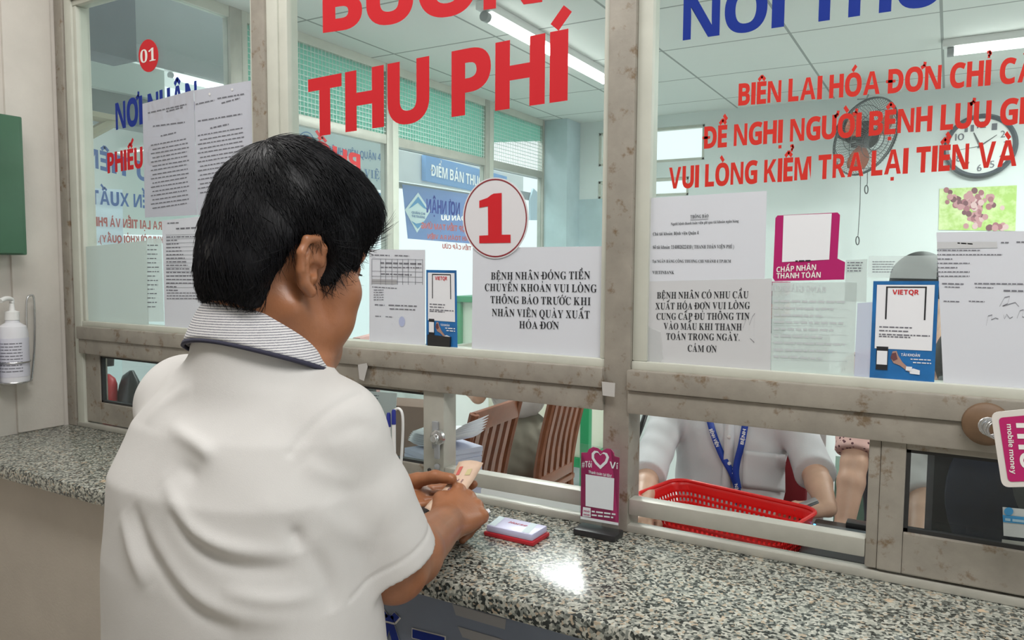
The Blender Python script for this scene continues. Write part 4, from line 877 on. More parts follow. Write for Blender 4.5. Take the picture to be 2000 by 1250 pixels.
for u0, u1 in ((-.045, -.03), (.024, .04)):
    raw('printed_band', [tuple(M @ Vector(q)) for q in ((u0, -L2/2+.006, .0203), (u1, -L2/2+.006, .0203), (u1-.01, L2/2-.006, .0203), (u0-.008, L2/2-.006, .0203))], [(0, 1, 2, 3)], mat('pad_green', (.42, .52, .56), .4), t)
a = [hit(x, y, 2, CT+.002) for x, y in ((930, 1003), (955, 995), (958, 1001), (940, 1010))]
o = raw('paper_slip', a, [(0, 1, 2, 3)], WHITE); o.modifiers.new('t', 'SOLIDIFY').thickness = .002; tag(o, 'small white paper slip on the counter behind the ink pad', 'paper')
# pens in a clear cup in front of the sliding pane
q = hit(766, 950, 2, CT); YP = 1.2; q = hit(766, 850, 1, YP)
t = thing('pen_cup', 'clear pen cup on the counter behind the man arm', 'cup', (q[0], YP, CT))
lathe('cup_wall', [(.020, 0), (.022, .06), (.0205, .06), (.0185, .003)], ACR, t, (q[0], YP, CT), 24)
for i, (px, py, lab) in enumerate(((759, 806, 'white pen with blue cap, shorter of the two'), (769, 800, 'white pen with blue cap, taller of the two, beside the white cord'))):
    top = hit(px, py, 1, YP); bx = q[0]-.006+.012*i
    p_ = thing('pen', lab, 'pen', (bx, YP, CT+.004)); bot = np.array([bx, YP-.002, CT+.005]); d = top-bot
    tube('pen_barrel', [bot, bot+d*.86], .0042, WHITEP, p_, 12); tube('pen_cap', [bot+d*.84, bot+d*.98, bot+d], [.0047, .0045, .003], BLUEP, p_, 12)
tag(tube('white_cord', smoothpath([hit(770, 802, 1, YP+.02), hit(778, 798, 1, YP+.02), hit(785, 806, 1, YP+.02), hit(787, 830, 1, YP+.02), hit(785, 880, 1, YP+.02), hit(781, 940, 1, YP+.02), np.array([hit(781, 940, 1, YP+.02)[0], YP+.02, CT+.004])], 5), .003, WHITEP), 'white curved cord rising beside the pens', 'cord')
# hanging card on a coil at the right
q = hit(1926, 828, 1, YF-.012); t = thing('suction_disc', 'brown disc with a steel coil fixed to the rail beside the dark pane', 'disc', q)
lathe('disc_body', [(.031, 0), (.030, .008), (.024, .013), (.006, .015)], mat('disc_brown', (.17, .10, .055), .55, 0, .15, 30), t, q, 36, (0, -1, 0))
h0 = hit(1929, 832, 1, 1.255); h1 = hit(1952, 842, 1, 1.19)
pts = []
for i in range(90):
    a = i*2*math.pi/15; f = i/89; pts.append(h0*(1-f)+h1*f+np.array([math.cos(a)*.012, 0, math.sin(a)*.012]))
tube('coil', pts, .0013, STEEL, t, 6)
PC = Plane(1, 1.185, -1)
def rounded(P, r, n=6):
    out = []
    for i in range(len(P)):
        a, b, c = np.array(P[i-1], float), np.array(P[i], float), np.array(P[(i+1) % len(P)], float); u = (a-b)/np.linalg.norm(a-b); v = (c-b)/np.linalg.norm(c-b)
        for k in range(n+1): f = k/n; out.append(tuple((b+u*r)*(1-f)**2+2*f*(1-f)*b+(b+v*r)*f*f))
    return out
o = tag(poly('hanging_card', PC, rounded([(1935, 806), (2100, 790), (2118, 948), (1957, 952)], 16), mat('card_white', (.72, .68, .64), .5), None, 0, .003), 'white bordered magenta card MOBILE MONEY hanging at the photo edge', 'card')
poly('card_panel', PC, rounded([(1950, 816), (2090, 803), (2106, 936), (1969, 941)], 9), PINK, o, .0006)
def vtext(s, p0, p1, wpx, m):
    A, B = PC.m(*p0, .0012), PC.m(*p1, .0012); Wx = PC.m(p0[0]+wpx, p0[1], .0012)-A; V, F, wd = layout(s, 'sans', 0)
    raw('printed_text', [A+(B-A)*x/wd+Wx*y for x, y in V], F, m, o)
vtext('mobile money', (1966, 828), (1975, 925), 10, WHITEV); vtext('mo', (1984, 826), (1994, 915), 42, WHITEV)
# counter banner
PBn = Plane(1, .993, -1)
a = hit(735, 1170, 1, .985)
o = sheet('counter_banner', 'blue grey printed banner on the counter front below the granite', 'banner', [(728, 1168), (860, 1148), (1300, 1262), (1300, 1700), (735, 1700)], mat('banner_grey', (.22, .26, .34), .5, 0, .1, 5), PBn, .002, None, .003)
zt = 1.024
me = o.data
for v in me.vertices:
    if v.co.z > .8: v.co.z = zt
text('printed_text', 'ĂT', PBn, (728, 1284), (868, 1324), 76, BLUEV, o, 'sans', .0030, (WHITEV, .03), .012)
for pts in ([(885, 1178), (990, 1208), (988, 1228), (892, 1200)], [(896, 1222), (985, 1248), (985, 1268), (905, 1243)]): poly('pale_arrow', PBn, pts, mat('arrow_grey', (.36, .36, .37), .6), o, .0028)
# ---------------------------------------------------------------- on the customer wall
g0, g1 = hit(45, 228, 0, -2.22), hit(45, 498, 0, -2.22)
t = thing('junction_box', 'dark green metal box on the wall above the sanitizer bottle', 'box', (-2.3, g0[1]-.2, g1[2]))
box('box_body', (-2.3, g0[1]-.42, g1[2]), (-2.225, g0[1], g0[2]), GREENB, t, .004); box('box_lid', (-2.226, g0[1]-.42, g1[2]+.004), (-2.218, g0[1]-.012, g0[2]-.004), GREENB, t, .002)
def bottle(label, px, py, dy=0.):
    q = hit(px, py, 0, -2.235); q[1] += dy; t = thing('sanitizer_bottle', label, 'bottle', q); q = q.copy()
    lathe('bottle_body', [(.030, 0), (.036, .004), (.037, .01), (.037, .14), (.033, .158), (.018, .168), (.016, .178)], mat('bottle_white', (.72, .72, .76), .3), t, q, 32)
    lathe('pump_collar', [(.018, .176), (.018, .198), (.008, .202), (.006, .222)], WHITEP, t, q, 24)
    tube('pump_spout', smoothpath([q+np.array([0, 0, .222]), q+np.array([.0, 0, .232]), q+np.array([.012, -.02, .236]), q+np.array([.02, -.038, .230])], 4), .0065, WHITEP, t)
    lathe('bottle_label', [(.0374, .02), (.0376, .022), (.0376, .125), (.0374, .127)], mat('label_white', (.64, .64, .72), .5), t, q, 32)
    V, F = [], []; rnd = random.Random(5)
    for i in range(10):
        a = -.9
        while a < .9:
            b = min(.9, a+rnd.uniform(.12, .4)); n_ = len(V); z = .035+i*.0085
            for k in range(4):
                f = a+(b-a)*k/3; 
                for dz in (0, .0025): V.append(q+np.array([.0380*math.cos(f-.8), .0380*math.sin(f-.8), z+dz]))
            F += [(n_+2*k, n_+2*k+2, n_+2*k+3, n_+2*k+1) for k in range(3)]; a = b+.05
    raw('label_print', V, F, GREYINK, t); return t, q
t, q = bottle('white pump sanitizer bottle with printed label in a wire bracket on the wall', 29, 748)
tube('wire_bracket', smoothpath([q+np.array([-.03, .05, .0]), q+np.array([-.03, .052, .16]), q+np.array([-.03, .055, .225]), q+np.array([-.03, .065, .24]), q+np.array([-.03, .075, .225]), q+np.array([-.03, .072, .1]), q+np.array([-.03, .06, .0])], 6), .0028, STEEL, t, 8)
for z in (.005, .06): tube('wire_ring', [q+np.array([.040*math.cos(a), .040*math.sin(a), z]) for a in np.linspace(0, 2*math.pi, 30)], .002, STEEL, t, 6)
bottle('white bottle cut off by the photo edge beside the labelled sanitizer bottle', 29, 748, -.083)
# ---------------------------------------------------------------- people: smooth-blended solids turned into one surface
class Solid:
    def __init__(s, h): s.h, s.P = h, []
    def cap(s, a, b, ra, rb=None, k=.01, op=1): s.P.append(('c', np.array(a, float), np.array(b, float), ra, ra if rb is None else rb, k, op)); return s
    def ball(s, a, r, k=.01, op=1): return s.cap(a, a, r, r, k, op)
    def ell(s, c, r, M=None, k=.01, op=1): s.P.append(('e', np.array(c, float), np.array(r, float), np.eye(3) if M is None else np.array(M, float), k, op)); return s
    def loft(s, rows, k=.01, op=1): s.P.append(('l', np.array(rows, float), k, op)); return s
    def half(s, c, n, rad, k=.004):          # cut away everything beyond the plane, within rad of c
        n = np.array(n, float); s.P.append(('h', np.array(c, float), n/np.linalg.norm(n), rad, k, -1)); return s
    def chain(s, pts, rs, k=.01):
        for i in range(len(pts)-1): s.cap(pts[i], pts[i+1], rs[i], rs[i+1], k)
        return s
    def bb(s, p):
        if p[0] == 'c': r = max(p[3], p[4]); return np.minimum(p[1], p[2])-r, np.maximum(p[1], p[2])+r
        if p[0] == 'e': r = p[2].max(); return p[1]-r, p[1]+r
        if p[0] == 'l': R = p[1]; return np.array([(R[:, 1]-R[:, 3]).min(), (R[:, 2]-R[:, 4]).min(), R[0, 0]]), np.array([(R[:, 1]+R[:, 3]).max(), (R[:, 2]+R[:, 4]).max(), R[-1, 0]])
        return p[1]-p[3], p[1]+p[3]
    def mesh(s):
        pos = [p for p in s.P if p[-1] > 0]; lo = np.min([s.bb(p)[0] for p in pos], 0)-4*s.h; hi = np.max([s.bb(p)[1] for p in pos], 0)+4*s.h
        n = np.ceil((hi-lo)/s.h).astype(int)+1; F = np.full(n, .5, np.float32); ax = [lo[i]+s.h*np.arange(n[i]) for i in range(3)]
        for p in s.P:
            k = p[-2]; a, b = s.bb(p); m = k+3*s.h
            i0 = np.maximum(np.floor((a-m-lo)/s.h).astype(int), 0); i1 = np.minimum(np.ceil((b+m-lo)/s.h).astype(int)+1, n)
            if (i1 <= i0).any(): continue
            sl = tuple(slice(x, y) for x, y in zip(i0, i1)); X, Y, Z = np.meshgrid(*[ax[i][sl[i]] for i in range(3)], indexing='ij', sparse=True)
            if p[0] == 'c':
                A, B, ra, rb = p[1:5]; d = B-A; L = d@d
                x, y, z = X-A[0], Y-A[1], Z-A[2]
                t = np.clip((x*d[0]+y*d[1]+z*d[2])/L, 0, 1) if L > 1e-12 else 0.
                D = np.sqrt((x-t*d[0])**2+(y-t*d[1])**2+(z-t*d[2])**2)-(ra+(rb-ra)*t)
            elif p[0] == 'e':
                c, r, M = p[1:4]; x, y, z = X-c[0], Y-c[1], Z-c[2]; q = [x*M[0, i]+y*M[1, i]+z*M[2, i] for i in range(3)]
                k0 = np.sqrt(sum((q[i]/r[i])**2 for i in range(3))); k1 = np.sqrt(sum((q[i]/r[i]**2)**2 for i in range(3)))+1e-9; D = k0*(k0-1)/k1
            elif p[0] == 'l':
                R = p[1]; z = Z.ravel(); f = [np.interp(z, R[:, 0], R[:, i])[None, None, :] for i in range(1, 5)]; e = 2.4
                g = (np.abs((X-f[0])/f[2])**e+np.abs((Y-f[1])/f[3])**e)**(1/e); D = (g-1)*np.minimum(f[2], f[3]); D = np.maximum(D, np.maximum(R[0, 0]-Z, Z-R[-1, 0]))
            else:
                c, nn, rad = p[1:4]; D = (X-c[0])*nn[0]+(Y-c[1])*nn[1]+(Z-c[2])*nn[2]; D = np.maximum(-D, np.sqrt((X-c[0])**2+(Y-c[1])**2+(Z-c[2])**2)-rad)
            D = D.astype(np.float32); G = F[sl]
            if p[-1] > 0: hh = np.maximum(k-np.abs(G-D), 0)/k; F[sl] = np.minimum(G, D)-hh*hh*k/4
            else: hh = np.maximum(k-np.abs(G+D), 0)/k; F[sl] = np.maximum(G, -D)+hh*hh*k/4
        return nets(F, lo, s.h)
def nets(F, lo, h):
    S = F < 0; c = [S[a:S.shape[0]-1+a, b:S.shape[1]-1+b, d:S.shape[2]-1+d] for a in (0, 1) for b in (0, 1) for d in (0, 1)]
    al = c[0].copy(); an = c[0].copy()
    for q in c[1:]: al &= q; an |= q
    I = np.argwhere(an & ~al); idx = np.full(al.shape, -1, np.int32); idx[tuple(I.T)] = np.arange(len(I))
    pos = np.zeros((len(I), 3)); cnt = np.zeros(len(I))
    off = [np.array(o) for o in ((0, 0, 0), (0, 0, 1), (0, 1, 0), (0, 1, 1), (1, 0, 0), (1, 0, 1), (1, 1, 0), (1, 1, 1))]
    val = [F[tuple((I+o).T)].astype(float) for o in off]
    for a in range(8):
        for b in range(a+1, 8):
            if np.abs(off[a]-off[b]).sum() != 1: continue
            m = (val[a] < 0) != (val[b] < 0); t = np.where(m, val[a]/np.where(m, val[a]-val[b], 1), 0)
            pos += m[:, None]*(off[a]+t[:, None]*(off[b]-off[a])); cnt += m
    V = lo+h*(I+pos/cnt[:, None]); Q = []
    for ax in range(3):
        o = [0, 0, 0]; o[ax] = 1; sl0 = [slice(1, -1)]*3; sl1 = [slice(1, -1)]*3; sl0[ax] = slice(0, -1); sl1[ax] = slice(1, None)
        A, B = S[tuple(sl0)], S[tuple(sl1)]; base = np.array([0 if i == ax else 1 for i in range(3)])
        u, v = [i for i in range(3) if i != ax]
        for mask, flip in ((A & ~B, False), (~A & B, True)):
            J = np.argwhere(mask)+base; J = J[(J[:, u] < al.shape[u]) & (J[:, v] < al.shape[v])]
            if not len(J): continue
            eu, ev = np.zeros(3, int), np.zeros(3, int); eu[u] = 1; ev[v] = 1
            q = np.stack([idx[tuple((J-eu-ev).T)], idx[tuple((J-ev).T)], idx[tuple(J.T)], idx[tuple((J-eu).T)]], 1)
            if flip != (ax == 1): q = q[:, ::-1]
            Q.append(q[(q >= 0).all(1)])
    return V, np.concatenate(Q)
def relax(V, Q, n=2, w=.5):
    for _ in range(n):
        A = np.zeros_like(V); c = np.zeros(len(V))
        for i in range(4):
            for j in ((i+1) % 4, (i-1) % 4): np.add.at(A, Q[:, i], V[Q[:, j]]); np.add.at(c, Q[:, i], 1)
        V = V*(1-w)+w*A/np.maximum(c, 1)[:, None]
    return V
def normals(V, Q):
    n = np.cross(V[Q[:, 2]]-V[Q[:, 0]], V[Q[:, 3]]-V[Q[:, 1]]); N = np.zeros_like(V)
    for i in range(4): np.add.at(N, Q[:, i], n)
    return N/np.maximum(np.linalg.norm(N, axis=1), 1e-12)[:, None]
def skinmesh(name, V, Q, m, parent=None): 
    me = bpy.data.meshes.new(name); me.vertices.add(len(V)); me.vertices.foreach_set('co', V.astype(np.float32).ravel())
    me.loops.add(Q.size); me.loops.foreach_set('vertex_index', Q.astype(np.int32).ravel()); me.polygons.add(len(Q))
    me.polygons.foreach_set('loop_start', np.arange(0, Q.size, 4, dtype=np.int32)); me.update(calc_edges=True); me.validate()
    return link(name, me, m, parent, 'all')
def segdist(P, pts, along=False):
    best = np.full(len(P), 9.); al = np.zeros(len(P)); n = len(pts)-1
    for i, (a, b) in enumerate(zip(pts[:-1], pts[1:])):
        d = b-a; t = np.clip(((P-a)@d)/(d@d+1e-12), 0, 1); q = np.linalg.norm(P-a-t[:, None]*d, axis=1); m = q < best; best[m] = q[m]; al[m] = (i+t[m])/n
    return (best, al) if along else best
def unit(v): v = np.array(v, float); return v/np.linalg.norm(v)
def rotz(a): c, s = math.cos(a), math.sin(a); return np.array([[c, -s, 0], [s, c, 0], [0, 0, 1.]])
def rotx(a): c, s = math.cos(a), math.sin(a); return np.array([[1, 0, 0], [0, c, -s], [0, s, c]])
def hand(S, W, fwd, back, side, curls, thumb, sc_=1., k=.006, spread=1.):
    """palm, four unequal fingers and a thumb; side +1 right, -1 left; curls = three cumulative bend angles; thumb = 3 points"""
    f = unit(fwd); b = unit(np.array(back, float)-f*(np.array(back, float)@f)); ac = side*np.cross(f, b); L = lambda u, v, w_: W+sc_*(f*u+ac*v+b*w_)
    for v, u in ((-.030, .088), (-.010, .093), (.011, .089), (.030, .078)):
        S.cap(L(0, v*.45, 0), L(u, v*spread, 0), .0165*sc_, .0125*sc_, .012)
    for v, u in ((-.030, .088), (-.010, .093), (.011, .089), (.030, .078)): S.ball(L(u-.002, v*spread, .0035), .0118*sc_, .004)
    S.ell(L(.048, 0, -.005), np.array([.046, .036, .016])*sc_, np.stack([f, ac, b], 1), .012)
    for i, (v, u, ln, r) in enumerate(((-.030, .088, (.043, .026, .02), .0098), (-.010, .093, (.046, .029, .021), .0098), (.011, .089, (.043, .027, .02), .0094), (.030, .078, (.034, .021, .018), .0085))):
        p = L(u, v*spread, 0); c = curls[i] if isinstance(curls[0], (tuple, list)) else curls; rr = r*sc_
        for l, a in zip(ln, c):
            a = R_(a); q = p+sc_*l*(f*math.cos(a)-b*math.sin(a)); S.cap(p, q, rr, rr*.93, k*.6); S.ball(p, rr*1.07, k*.5); p = q; rr *= .93
    if thumb is not None:
        T = [L(.018, -.020, -.006)]+[np.array(t, float) for t in thumb]; rs = [.018*sc_, .0135*sc_, .0115*sc_, .0095*sc_]
        for i in range(3): S.cap(T[i], T[i+1], rs[i], rs[i+1], .006)
def headshape(S, C, M, s=1., ear=True):
    """M columns = head axes (right, forward, up); C between the ears. Returns local-to-world function"""
    L = lambda x, y, z: C+s*(M@np.array([x, y, z]))
    e = lambda c, r, k=.02, op=1: S.ell(L(*c), np.array(r)*s, M, k, op)
    e((0, -.002, .045), (.077, .088, .086)); e((0, .040, -.018), (.066, .054, .088), .03); e((0, .045, -.082), (.052, .044, .036), .03)
    S.ball(L(0, .078, -.102), .020*s, .02)
    for x in (-1, 1):
        S.ball(L(.045*x, .062, -.022), .027*s, .02); S.ball(L(.040*x, .060, -.058), .026*s, .02); S.cap(L(.058*x, -.005, -.05), L(.045*x, .035, -.092), .018*s, .016*s, .02)
        S.cap(L(.012*x, .090, .030), L(.045*x, .078, .030), .011*s, .011*s, .012)
    S.cap(L(0, .092, .018), L(0, .104, -.026), .0085*s, .0125*s, .008)
    for x in (-1, 1):
        S.ball(L(.013*x, .096, -.030), .009*s, .006)
        S.ball(L(.032*x, .104, .010), .014*s, .012, -1); S.ball(L(.031*x, .079, .009), .0135*s, .004)
        S.cap(L(.018*x, .091, .013), L(.044*x, .084, .013), .0036*s, .0034*s, .003)
    S.cap(L(-.019, .090, -.060), L(.019, .090, -.060), .0075*s, None, .006); S.cap(L(-.016, .088, -.071), L(.016, .088, -.071), .0082*s, None, .006)
    S.cap(L(-.025, .098, -.0655), L(.025, .098, -.0655), .0026*s, None, .003, -1)
    if ear:
        for x in (-1, 1):
            E = lambda u, v, o: L((.077+o)*x, u, v)
            S.cap(E(.004, -.012, -.004), E(-.004, .018, -.004), .010*s, .010*s, .006)
            rim = [(.012, .006, .004), (.010, .024, .008), (-.002, .034, .012), (-.016, .030, .016), (-.021, .014, .017), (-.017, -.006, .014), (-.008, -.020, .009), (.003, -.028, .006)]
            S.chain([E(u, v, o) for u, v, o in rim], [.005*s]*6+[.0065*s, .0075*s], .004)
            S.ell(E(-.006, .006, .006), np.array([.004, .016, .026])*s, M, .005)
            S.chain([E(-.008, .022, .010), E(-.012, .006, .012), E(-.004, -.010, .010)], [.0035*s]*3, .004)
            S.ball(E(.004, -.002, .010), .0085*s, .004, -1)
    return L
def hairmass(C, M, s, h, long=0.):
    S = Solid(h); L = lambda x, y, z: C+s*(M@np.array([x, y, z])); e = lambda c, r, k=.015, op=1: S.ell(L(*c), np.array(r)*s, M, k, op)
    e((0, .002, .052), (.093, .098, .110)); e((0, -.046, -.006-long/2), (.080, .050, .072+long/2), .03); e((0, .055, .088), (.070, .062, .050), .03)
    for x in (-1, 1): S.cap(L(.071*x, .030, .05), L(.073*x, .032, -.004), .012*s, .005*s, .012)
    e((0, .120, -.034), (.085, .062, .098), .008, -1)
    for x in (-1, 1):
        S.ball(L(.095*x, -.004, .000), .037*s, .008, -1); S.cap(L(.098*x, -.012, -.03), L(.098*x, -.035, -.10), .046*s, .05*s, .01, -1); S.ball(L(.09*x, .075, -.01), .034*s, .01, -1)
    e((0, -.03, -.150-long), (.13, .16, .102), .006, -1)
    e((0, .03, -.08), (.075, .075, .10), .01, -1)
    return S.mesh()
def strands(V, N, crown, count, ln, r=.0006, seed=2, lift=.004, zlow=0.):
    g = np.random.default_rng(seed); i = g.integers(0, len(V), count); p, n = V[i]-N[i]*.004, N[i]
    t = p-crown; t -= n*(t*n).sum(1)[:, None]; t /= np.maximum(np.linalg.norm(t, axis=1), 1e-6)[:, None]; t += g.normal(0, .22, t.shape); t -= n*(t*n).sum(1)[:, None]; t /= np.linalg.norm(t, axis=1)[:, None]
    b = np.cross(t, n); l = ln*g.uniform(.5, 1.15, count)*np.clip(.45+(p[:, 2]-zlow)/.10, .35, 1); li = lift*g.uniform(.2, 1.6, count); P, F = [], []; K = 5
    ring = [(1, 0), (-.5, .87), (-.5, -.87)]; wv = g.normal(0, .004, count)
    for j in range(K):
        s = j/(K-1); c = p+t*(l*s)[:, None]+n*(.004+li*s-(l*s)**2/.19)[:, None]+b*(wv*s*s)[:, None]; rr = r*(1-.85*s)
        for x, y in ring: P.append(c+n*(x*rr)+b*(y*rr))
    P = np.stack(P, 1).reshape(-1, 3); base = np.arange(count)*(K*3); Q = []
    for j in range(K-1):
        for a in range(3): Q.append(np.stack([base+j*3+a, base+j*3+(a+1) % 3, base+(j+1)*3+(a+1) % 3, base+(j+1)*3+a], 1))
    return P, np.concatenate(Q)
def join(*VQ):
    V, Q, b = [], [], 0
    for v, q in VQ: V.append(v); Q.append(q+b); b += len(v)
    return np.concatenate(V), np.concatenate(Q)

# ---- the customer
HC = at(548, 522, .97); MH = rotz(R_(-18.4)) @ rotx(R_(-10)) @ np.array([[math.cos(.0), 0, 0], [0, 1, 0], [0, 0, 1]])
NB = at(505, 640, .965)
TX, TY = -.775, .66
SR, SL = np.array([TX+.132, TY+.02, 1.346]), np.array([TX-.155, TY+.03, 1.350])
ER, WR = at(770, 1112, .985), at(872, 1022, 1.25)
EL, WL = np.array([TX-.20, TY+.20, 1.12]), at(736, 963, 1.40)
S = Solid(.0024)
LH = headshape(S, HC, MH, 1.03)
S.cap(LH(0, -.025, -.04), NB+np.array([0, .01, -.03]), .059, .064, .03)
S.loft([(1.0, TX, TY, .15, .10), (1.2, TX, TY, .155, .105), (1.34, TX, TY, .15, .09), (1.42, TX, TY+.02, .09, .07)], .03)
for sh in (SR, SL): S.cap(NB-np.array([0, 0, .04]), sh, .045, .045, .03)
for sh, el, wr in ((SR, ER, WR), (SL, EL, WL)):
    S.cap(sh, el, .050, .042, .02); f = el+(wr-el)*.28; S.chain([el, f, wr], [.041, .043, .030], .012)
fR = unit([-.10, .96, .10]); bR = unit([.62, -.25, .74])
acR = np.cross(fR, unit(bR-fR*(bR@fR)))
tipR = at(862, 962, 1.275)
hand(S, WR, fR, bR, 1, [(40, 85, 120), (52, 105, 150), (58, 112, 155), (62, 118, 160)], [WR+fR*.05-acR*.040-bR*.012, WR+fR*.085-acR*.040-bR*.022, WR+fR*.112-acR*.034-bR*.030], 1.02)
fL = unit([.92, .36, -.06]); bL = unit([.05, .25, -.95])
hand(S, WL, fL, bL, -1, [(14, 28, 40), (12, 26, 38), (12, 26, 38), (14, 30, 42)], [at(815, 938, 1.385), at(850, 931, 1.36), at(882, 935, 1.335)], 1.0)
V, Q = S.mesh(); V = relax(V, Q, 2, .45)
man = skinmesh('person', V, Q, SKIN); tag(man, 'dark-haired man in a white polo shirt at the counter, holding a banknote', 'person')
# hair
V, Q = hairmass(HC, MH, 1.03, .0035); V = relax(V, Q, 2); N = normals(V, Q)
wob = .0020*np.sin(V@np.array([45, 60, 20.]))*np.sin(V@np.array([-30, 20, 55.])+1); V = V+N*wob[:, None]
crown = LH(0, -.055, .17)
P1 = strands(V, N, crown, 9000, .045, .0007, 2, .004, HC[2]-.03)
skinmesh('hair', *join((V, Q), P1), HAIR, man)
E_ = [LH(.016, .100, .028), LH(.030, .098, .034), LH(.046, .086, .032), LH(.054, .074, .026)]
tube('eyebrow', smoothpath(E_, 4), [.003]*12+[.0012], HAIR, man, 8)
E_ = [LH(-.016, .100, .028), LH(-.030, .098, .034), LH(-.046, .086, .032), LH(-.054, .074, .026)]; tube('eyebrow', smoothpath(E_, 4), [.003]*12+[.0012], HAIR, man, 8)
for x in (1, -1): 
    tube('eyelash', smoothpath([LH(.020*x, .0945, .008), LH(.031*x, .0965, .007), LH(.043*x, .088, .006)], 4), .0013, HAIR, man, 6)
# polo shirt
S = Solid(.0035)
HEMR = SR+(ER-SR)*.90+np.array([.0, .0, -.004])
axR = unit(HEMR-SR)
S.chain([SR, SR+(HEMR-SR)*.5, HEMR+axR*.05], [.055, .062, .067], .009)
HEML = SL+(EL-SL)*.85; axL = unit(HEML-SL); S.chain([SL, HEML+axL*.05], [.066, .070], .03)
for hm, ax, el in ((HEMR, axR, ER), (HEML, axL, EL)): S.half(hm, ax, .12, .003); S.cap(hm-ax*.03, hm+ax*.05, .055, .061, .004, -1)
S.loft([(.80, TX+.008, TY-.005, .192, .146), (.95, TX+.008, TY-.01, .193, .146), (1.08, TX+.004, TY-.012, .190, .140), (1.18, TX, TY-.012, .188, .134), (1.28, TX, TY-.010, .186, .124), (1.345, TX, TY-.0, .165, .105), (1.40, TX, TY+.015, .115, .085), (1.435, TX, TY+.02, .07, .06)], .018)
for sh in (SR, SL): S.cap(NB-np.array([0, 0.005, .058]), sh, .050, .058, .03)
S.cap(NB-np.array([0, 0, .06]), NB-np.array([0, 0, .014]), .082, .076, .03)
S.half((TX, TY, .815), (0, 0, -1), .3, .003)
S.cap(NB-np.array([0, 0, .03]), NB+np.array([0, .0, .1]), .064, .064, .004, -1)
V, Q = S.mesh(); V = relax(V, Q, 3, .5); N = normals(V, Q)
def snap(pts):
    """pixels on the shirt to points of its surface that face us"""
    x, y, z = proj(V.T.T) if False else (None, None, None)
    D = V-CC; zz = D@CF; X_ = 1000+FOC*(D@CR)/zz; Y_ = 625-FOC*(D@CU)/zz; fr = (N*D).sum(1) < 0; out = []
    for a, b in [tuple(t) for t in smoothpath(pts, 7)]:
        q = (X_-a)**2+(Y_-b)**2+(~fr)*1e6; q = q+1500*(zz-zz[np.argmin(q)])**2*0; out.append(V[np.argmin(q)])
    out = np.array(out)
    for _ in range(6): out[1:-1] = (out[:-2]+2*out[1:-1]+out[2:])/4
    return list(out)
FOLDS = [([(330, 830), (392, 872), (452, 918), (525, 985)], .012, .0075), ([(345, 905), (400, 940), (470, 985), (560, 1030)], .013, -.006), ([(322, 935), (368, 1025), (462, 1075), (575, 1078)], .013, .008), ([(330, 990), (380, 1062), (470, 1108), (580, 1110)], .012, -.006),
         ([(285, 1010), (350, 1135), (440, 1195), (585, 1210)], .016, .007), ([(300, 1080), (370, 1180), (470, 1232)], .014, -.006), ([(236, 1000), (262, 1080), (290, 1150)], .014, .006), ([(258, 980), (285, 1060), (320, 1120)], .012, -.005),
         ([(520, 978), (570, 1030), (592, 1080)], .010, -.008), ([(600, 1060), (640, 1130), (655, 1200)], .014, -.006), ([(430, 1150), (520, 1170), (620, 1165)], .012, .005), ([(420, 1010), (500, 1030), (560, 1050)], .010, .004),
         ([(590, 900), (640, 930), (700, 940)], .016, .004), ([(620, 990), (680, 1040), (760, 1060)], .018, .004), ([(640, 860), (700, 830), (745, 850)], .014, -.003), ([(285, 830), (330, 780), (380, 755)], .014, .003)]
disp = np.zeros(len(V))
for pts, wd, am in FOLDS: dd, al = segdist(V, snap(pts), True); disp += am*np.sin(np.pi*np.clip(al, .02, .98))**.8*(.75*np.exp(-(dd/(wd*.75))**2)+.35*np.exp(-(dd/(wd*1.9))**2))
seam = snap([(706, 768), (655, 792), (612, 830), (575, 872), (550, 915), (527, 968)]); ds = segdist(V, seam); disp += -.0024*np.exp(-(ds/.0052)**2)
da = (V-HEMR)@axR; near = np.linalg.norm(V-HEMR, axis=1) < .11; disp += near*(-.0016*np.exp(-((da+.026)/.003)**2))
disp += .0010*np.sin(V@np.array([40, 25, 18.]))*np.sin(V@np.array([-22, 31, 27.]))
V = V+N*disp[:, None]
shirt = skinmesh('polo_shirt', V, Q, SHIRT, man)
# collar: knitted fold round the neck, navy edge
def collar_pt(th, f):
    """th 0 at the nape, f 0 top fold .. 1 lower edge"""
    r = .069+(.018+.012*math.sin(th)**2)*f**.8; drop = .060*(1-math.cos(th))/2*1.1
    z = .034-drop-.046*f
    return NB+np.array([r*math.sin(th)*1.02, -r*math.cos(th)*.95+.012*(1-f)*0, z])
ths = np.linspace(-2.75, 2.75, 61); fs = np.linspace(0, 1, 12)
CV = [collar_pt(t, f) for t in ths for f in fs]; nf = len(fs); CQ = [(i*nf+j, (i+1)*nf+j, (i+1)*nf+j+1, i*nf+j+1) for i in range(60) for j in range(nf-2)]
def ribbed():
    m = bpy.data.materials.new('ribbed_collar'); m.use_nodes = True; nt = m.node_tree; b = nt.nodes['Principled BSDF']; N_ = nt.nodes.new
    tc = N_('ShaderNodeTexCoord'); wv = N_('ShaderNodeTexWave'); wv.bands_direction = 'Z'; wv.inputs['Scale'].default_value = 105; wv.inputs['Distortion'].default_value = 1.2; wv.inputs['Detail'].default_value = 2; wv.inputs['Detail Scale'].default_value = 6
    nt.links.new(tc.outputs['Object'], wv.inputs['Vector']); r = N_('ShaderNodeValToRGB'); r.color_ramp.elements[0].color = (.22, .22, .26, 1); r.color_ramp.elements[1].color = (.70, .69, .70, 1); r.color_ramp.elements[0].position = .12; r.color_ramp.elements[1].position = .5
    nt.links.new(wv.outputs['Fac'], r.inputs['Fac']); nt.links.new(r.outputs['Color'], b.inputs['Base Color']); b.inputs['Roughness'].default_value = .85; return m
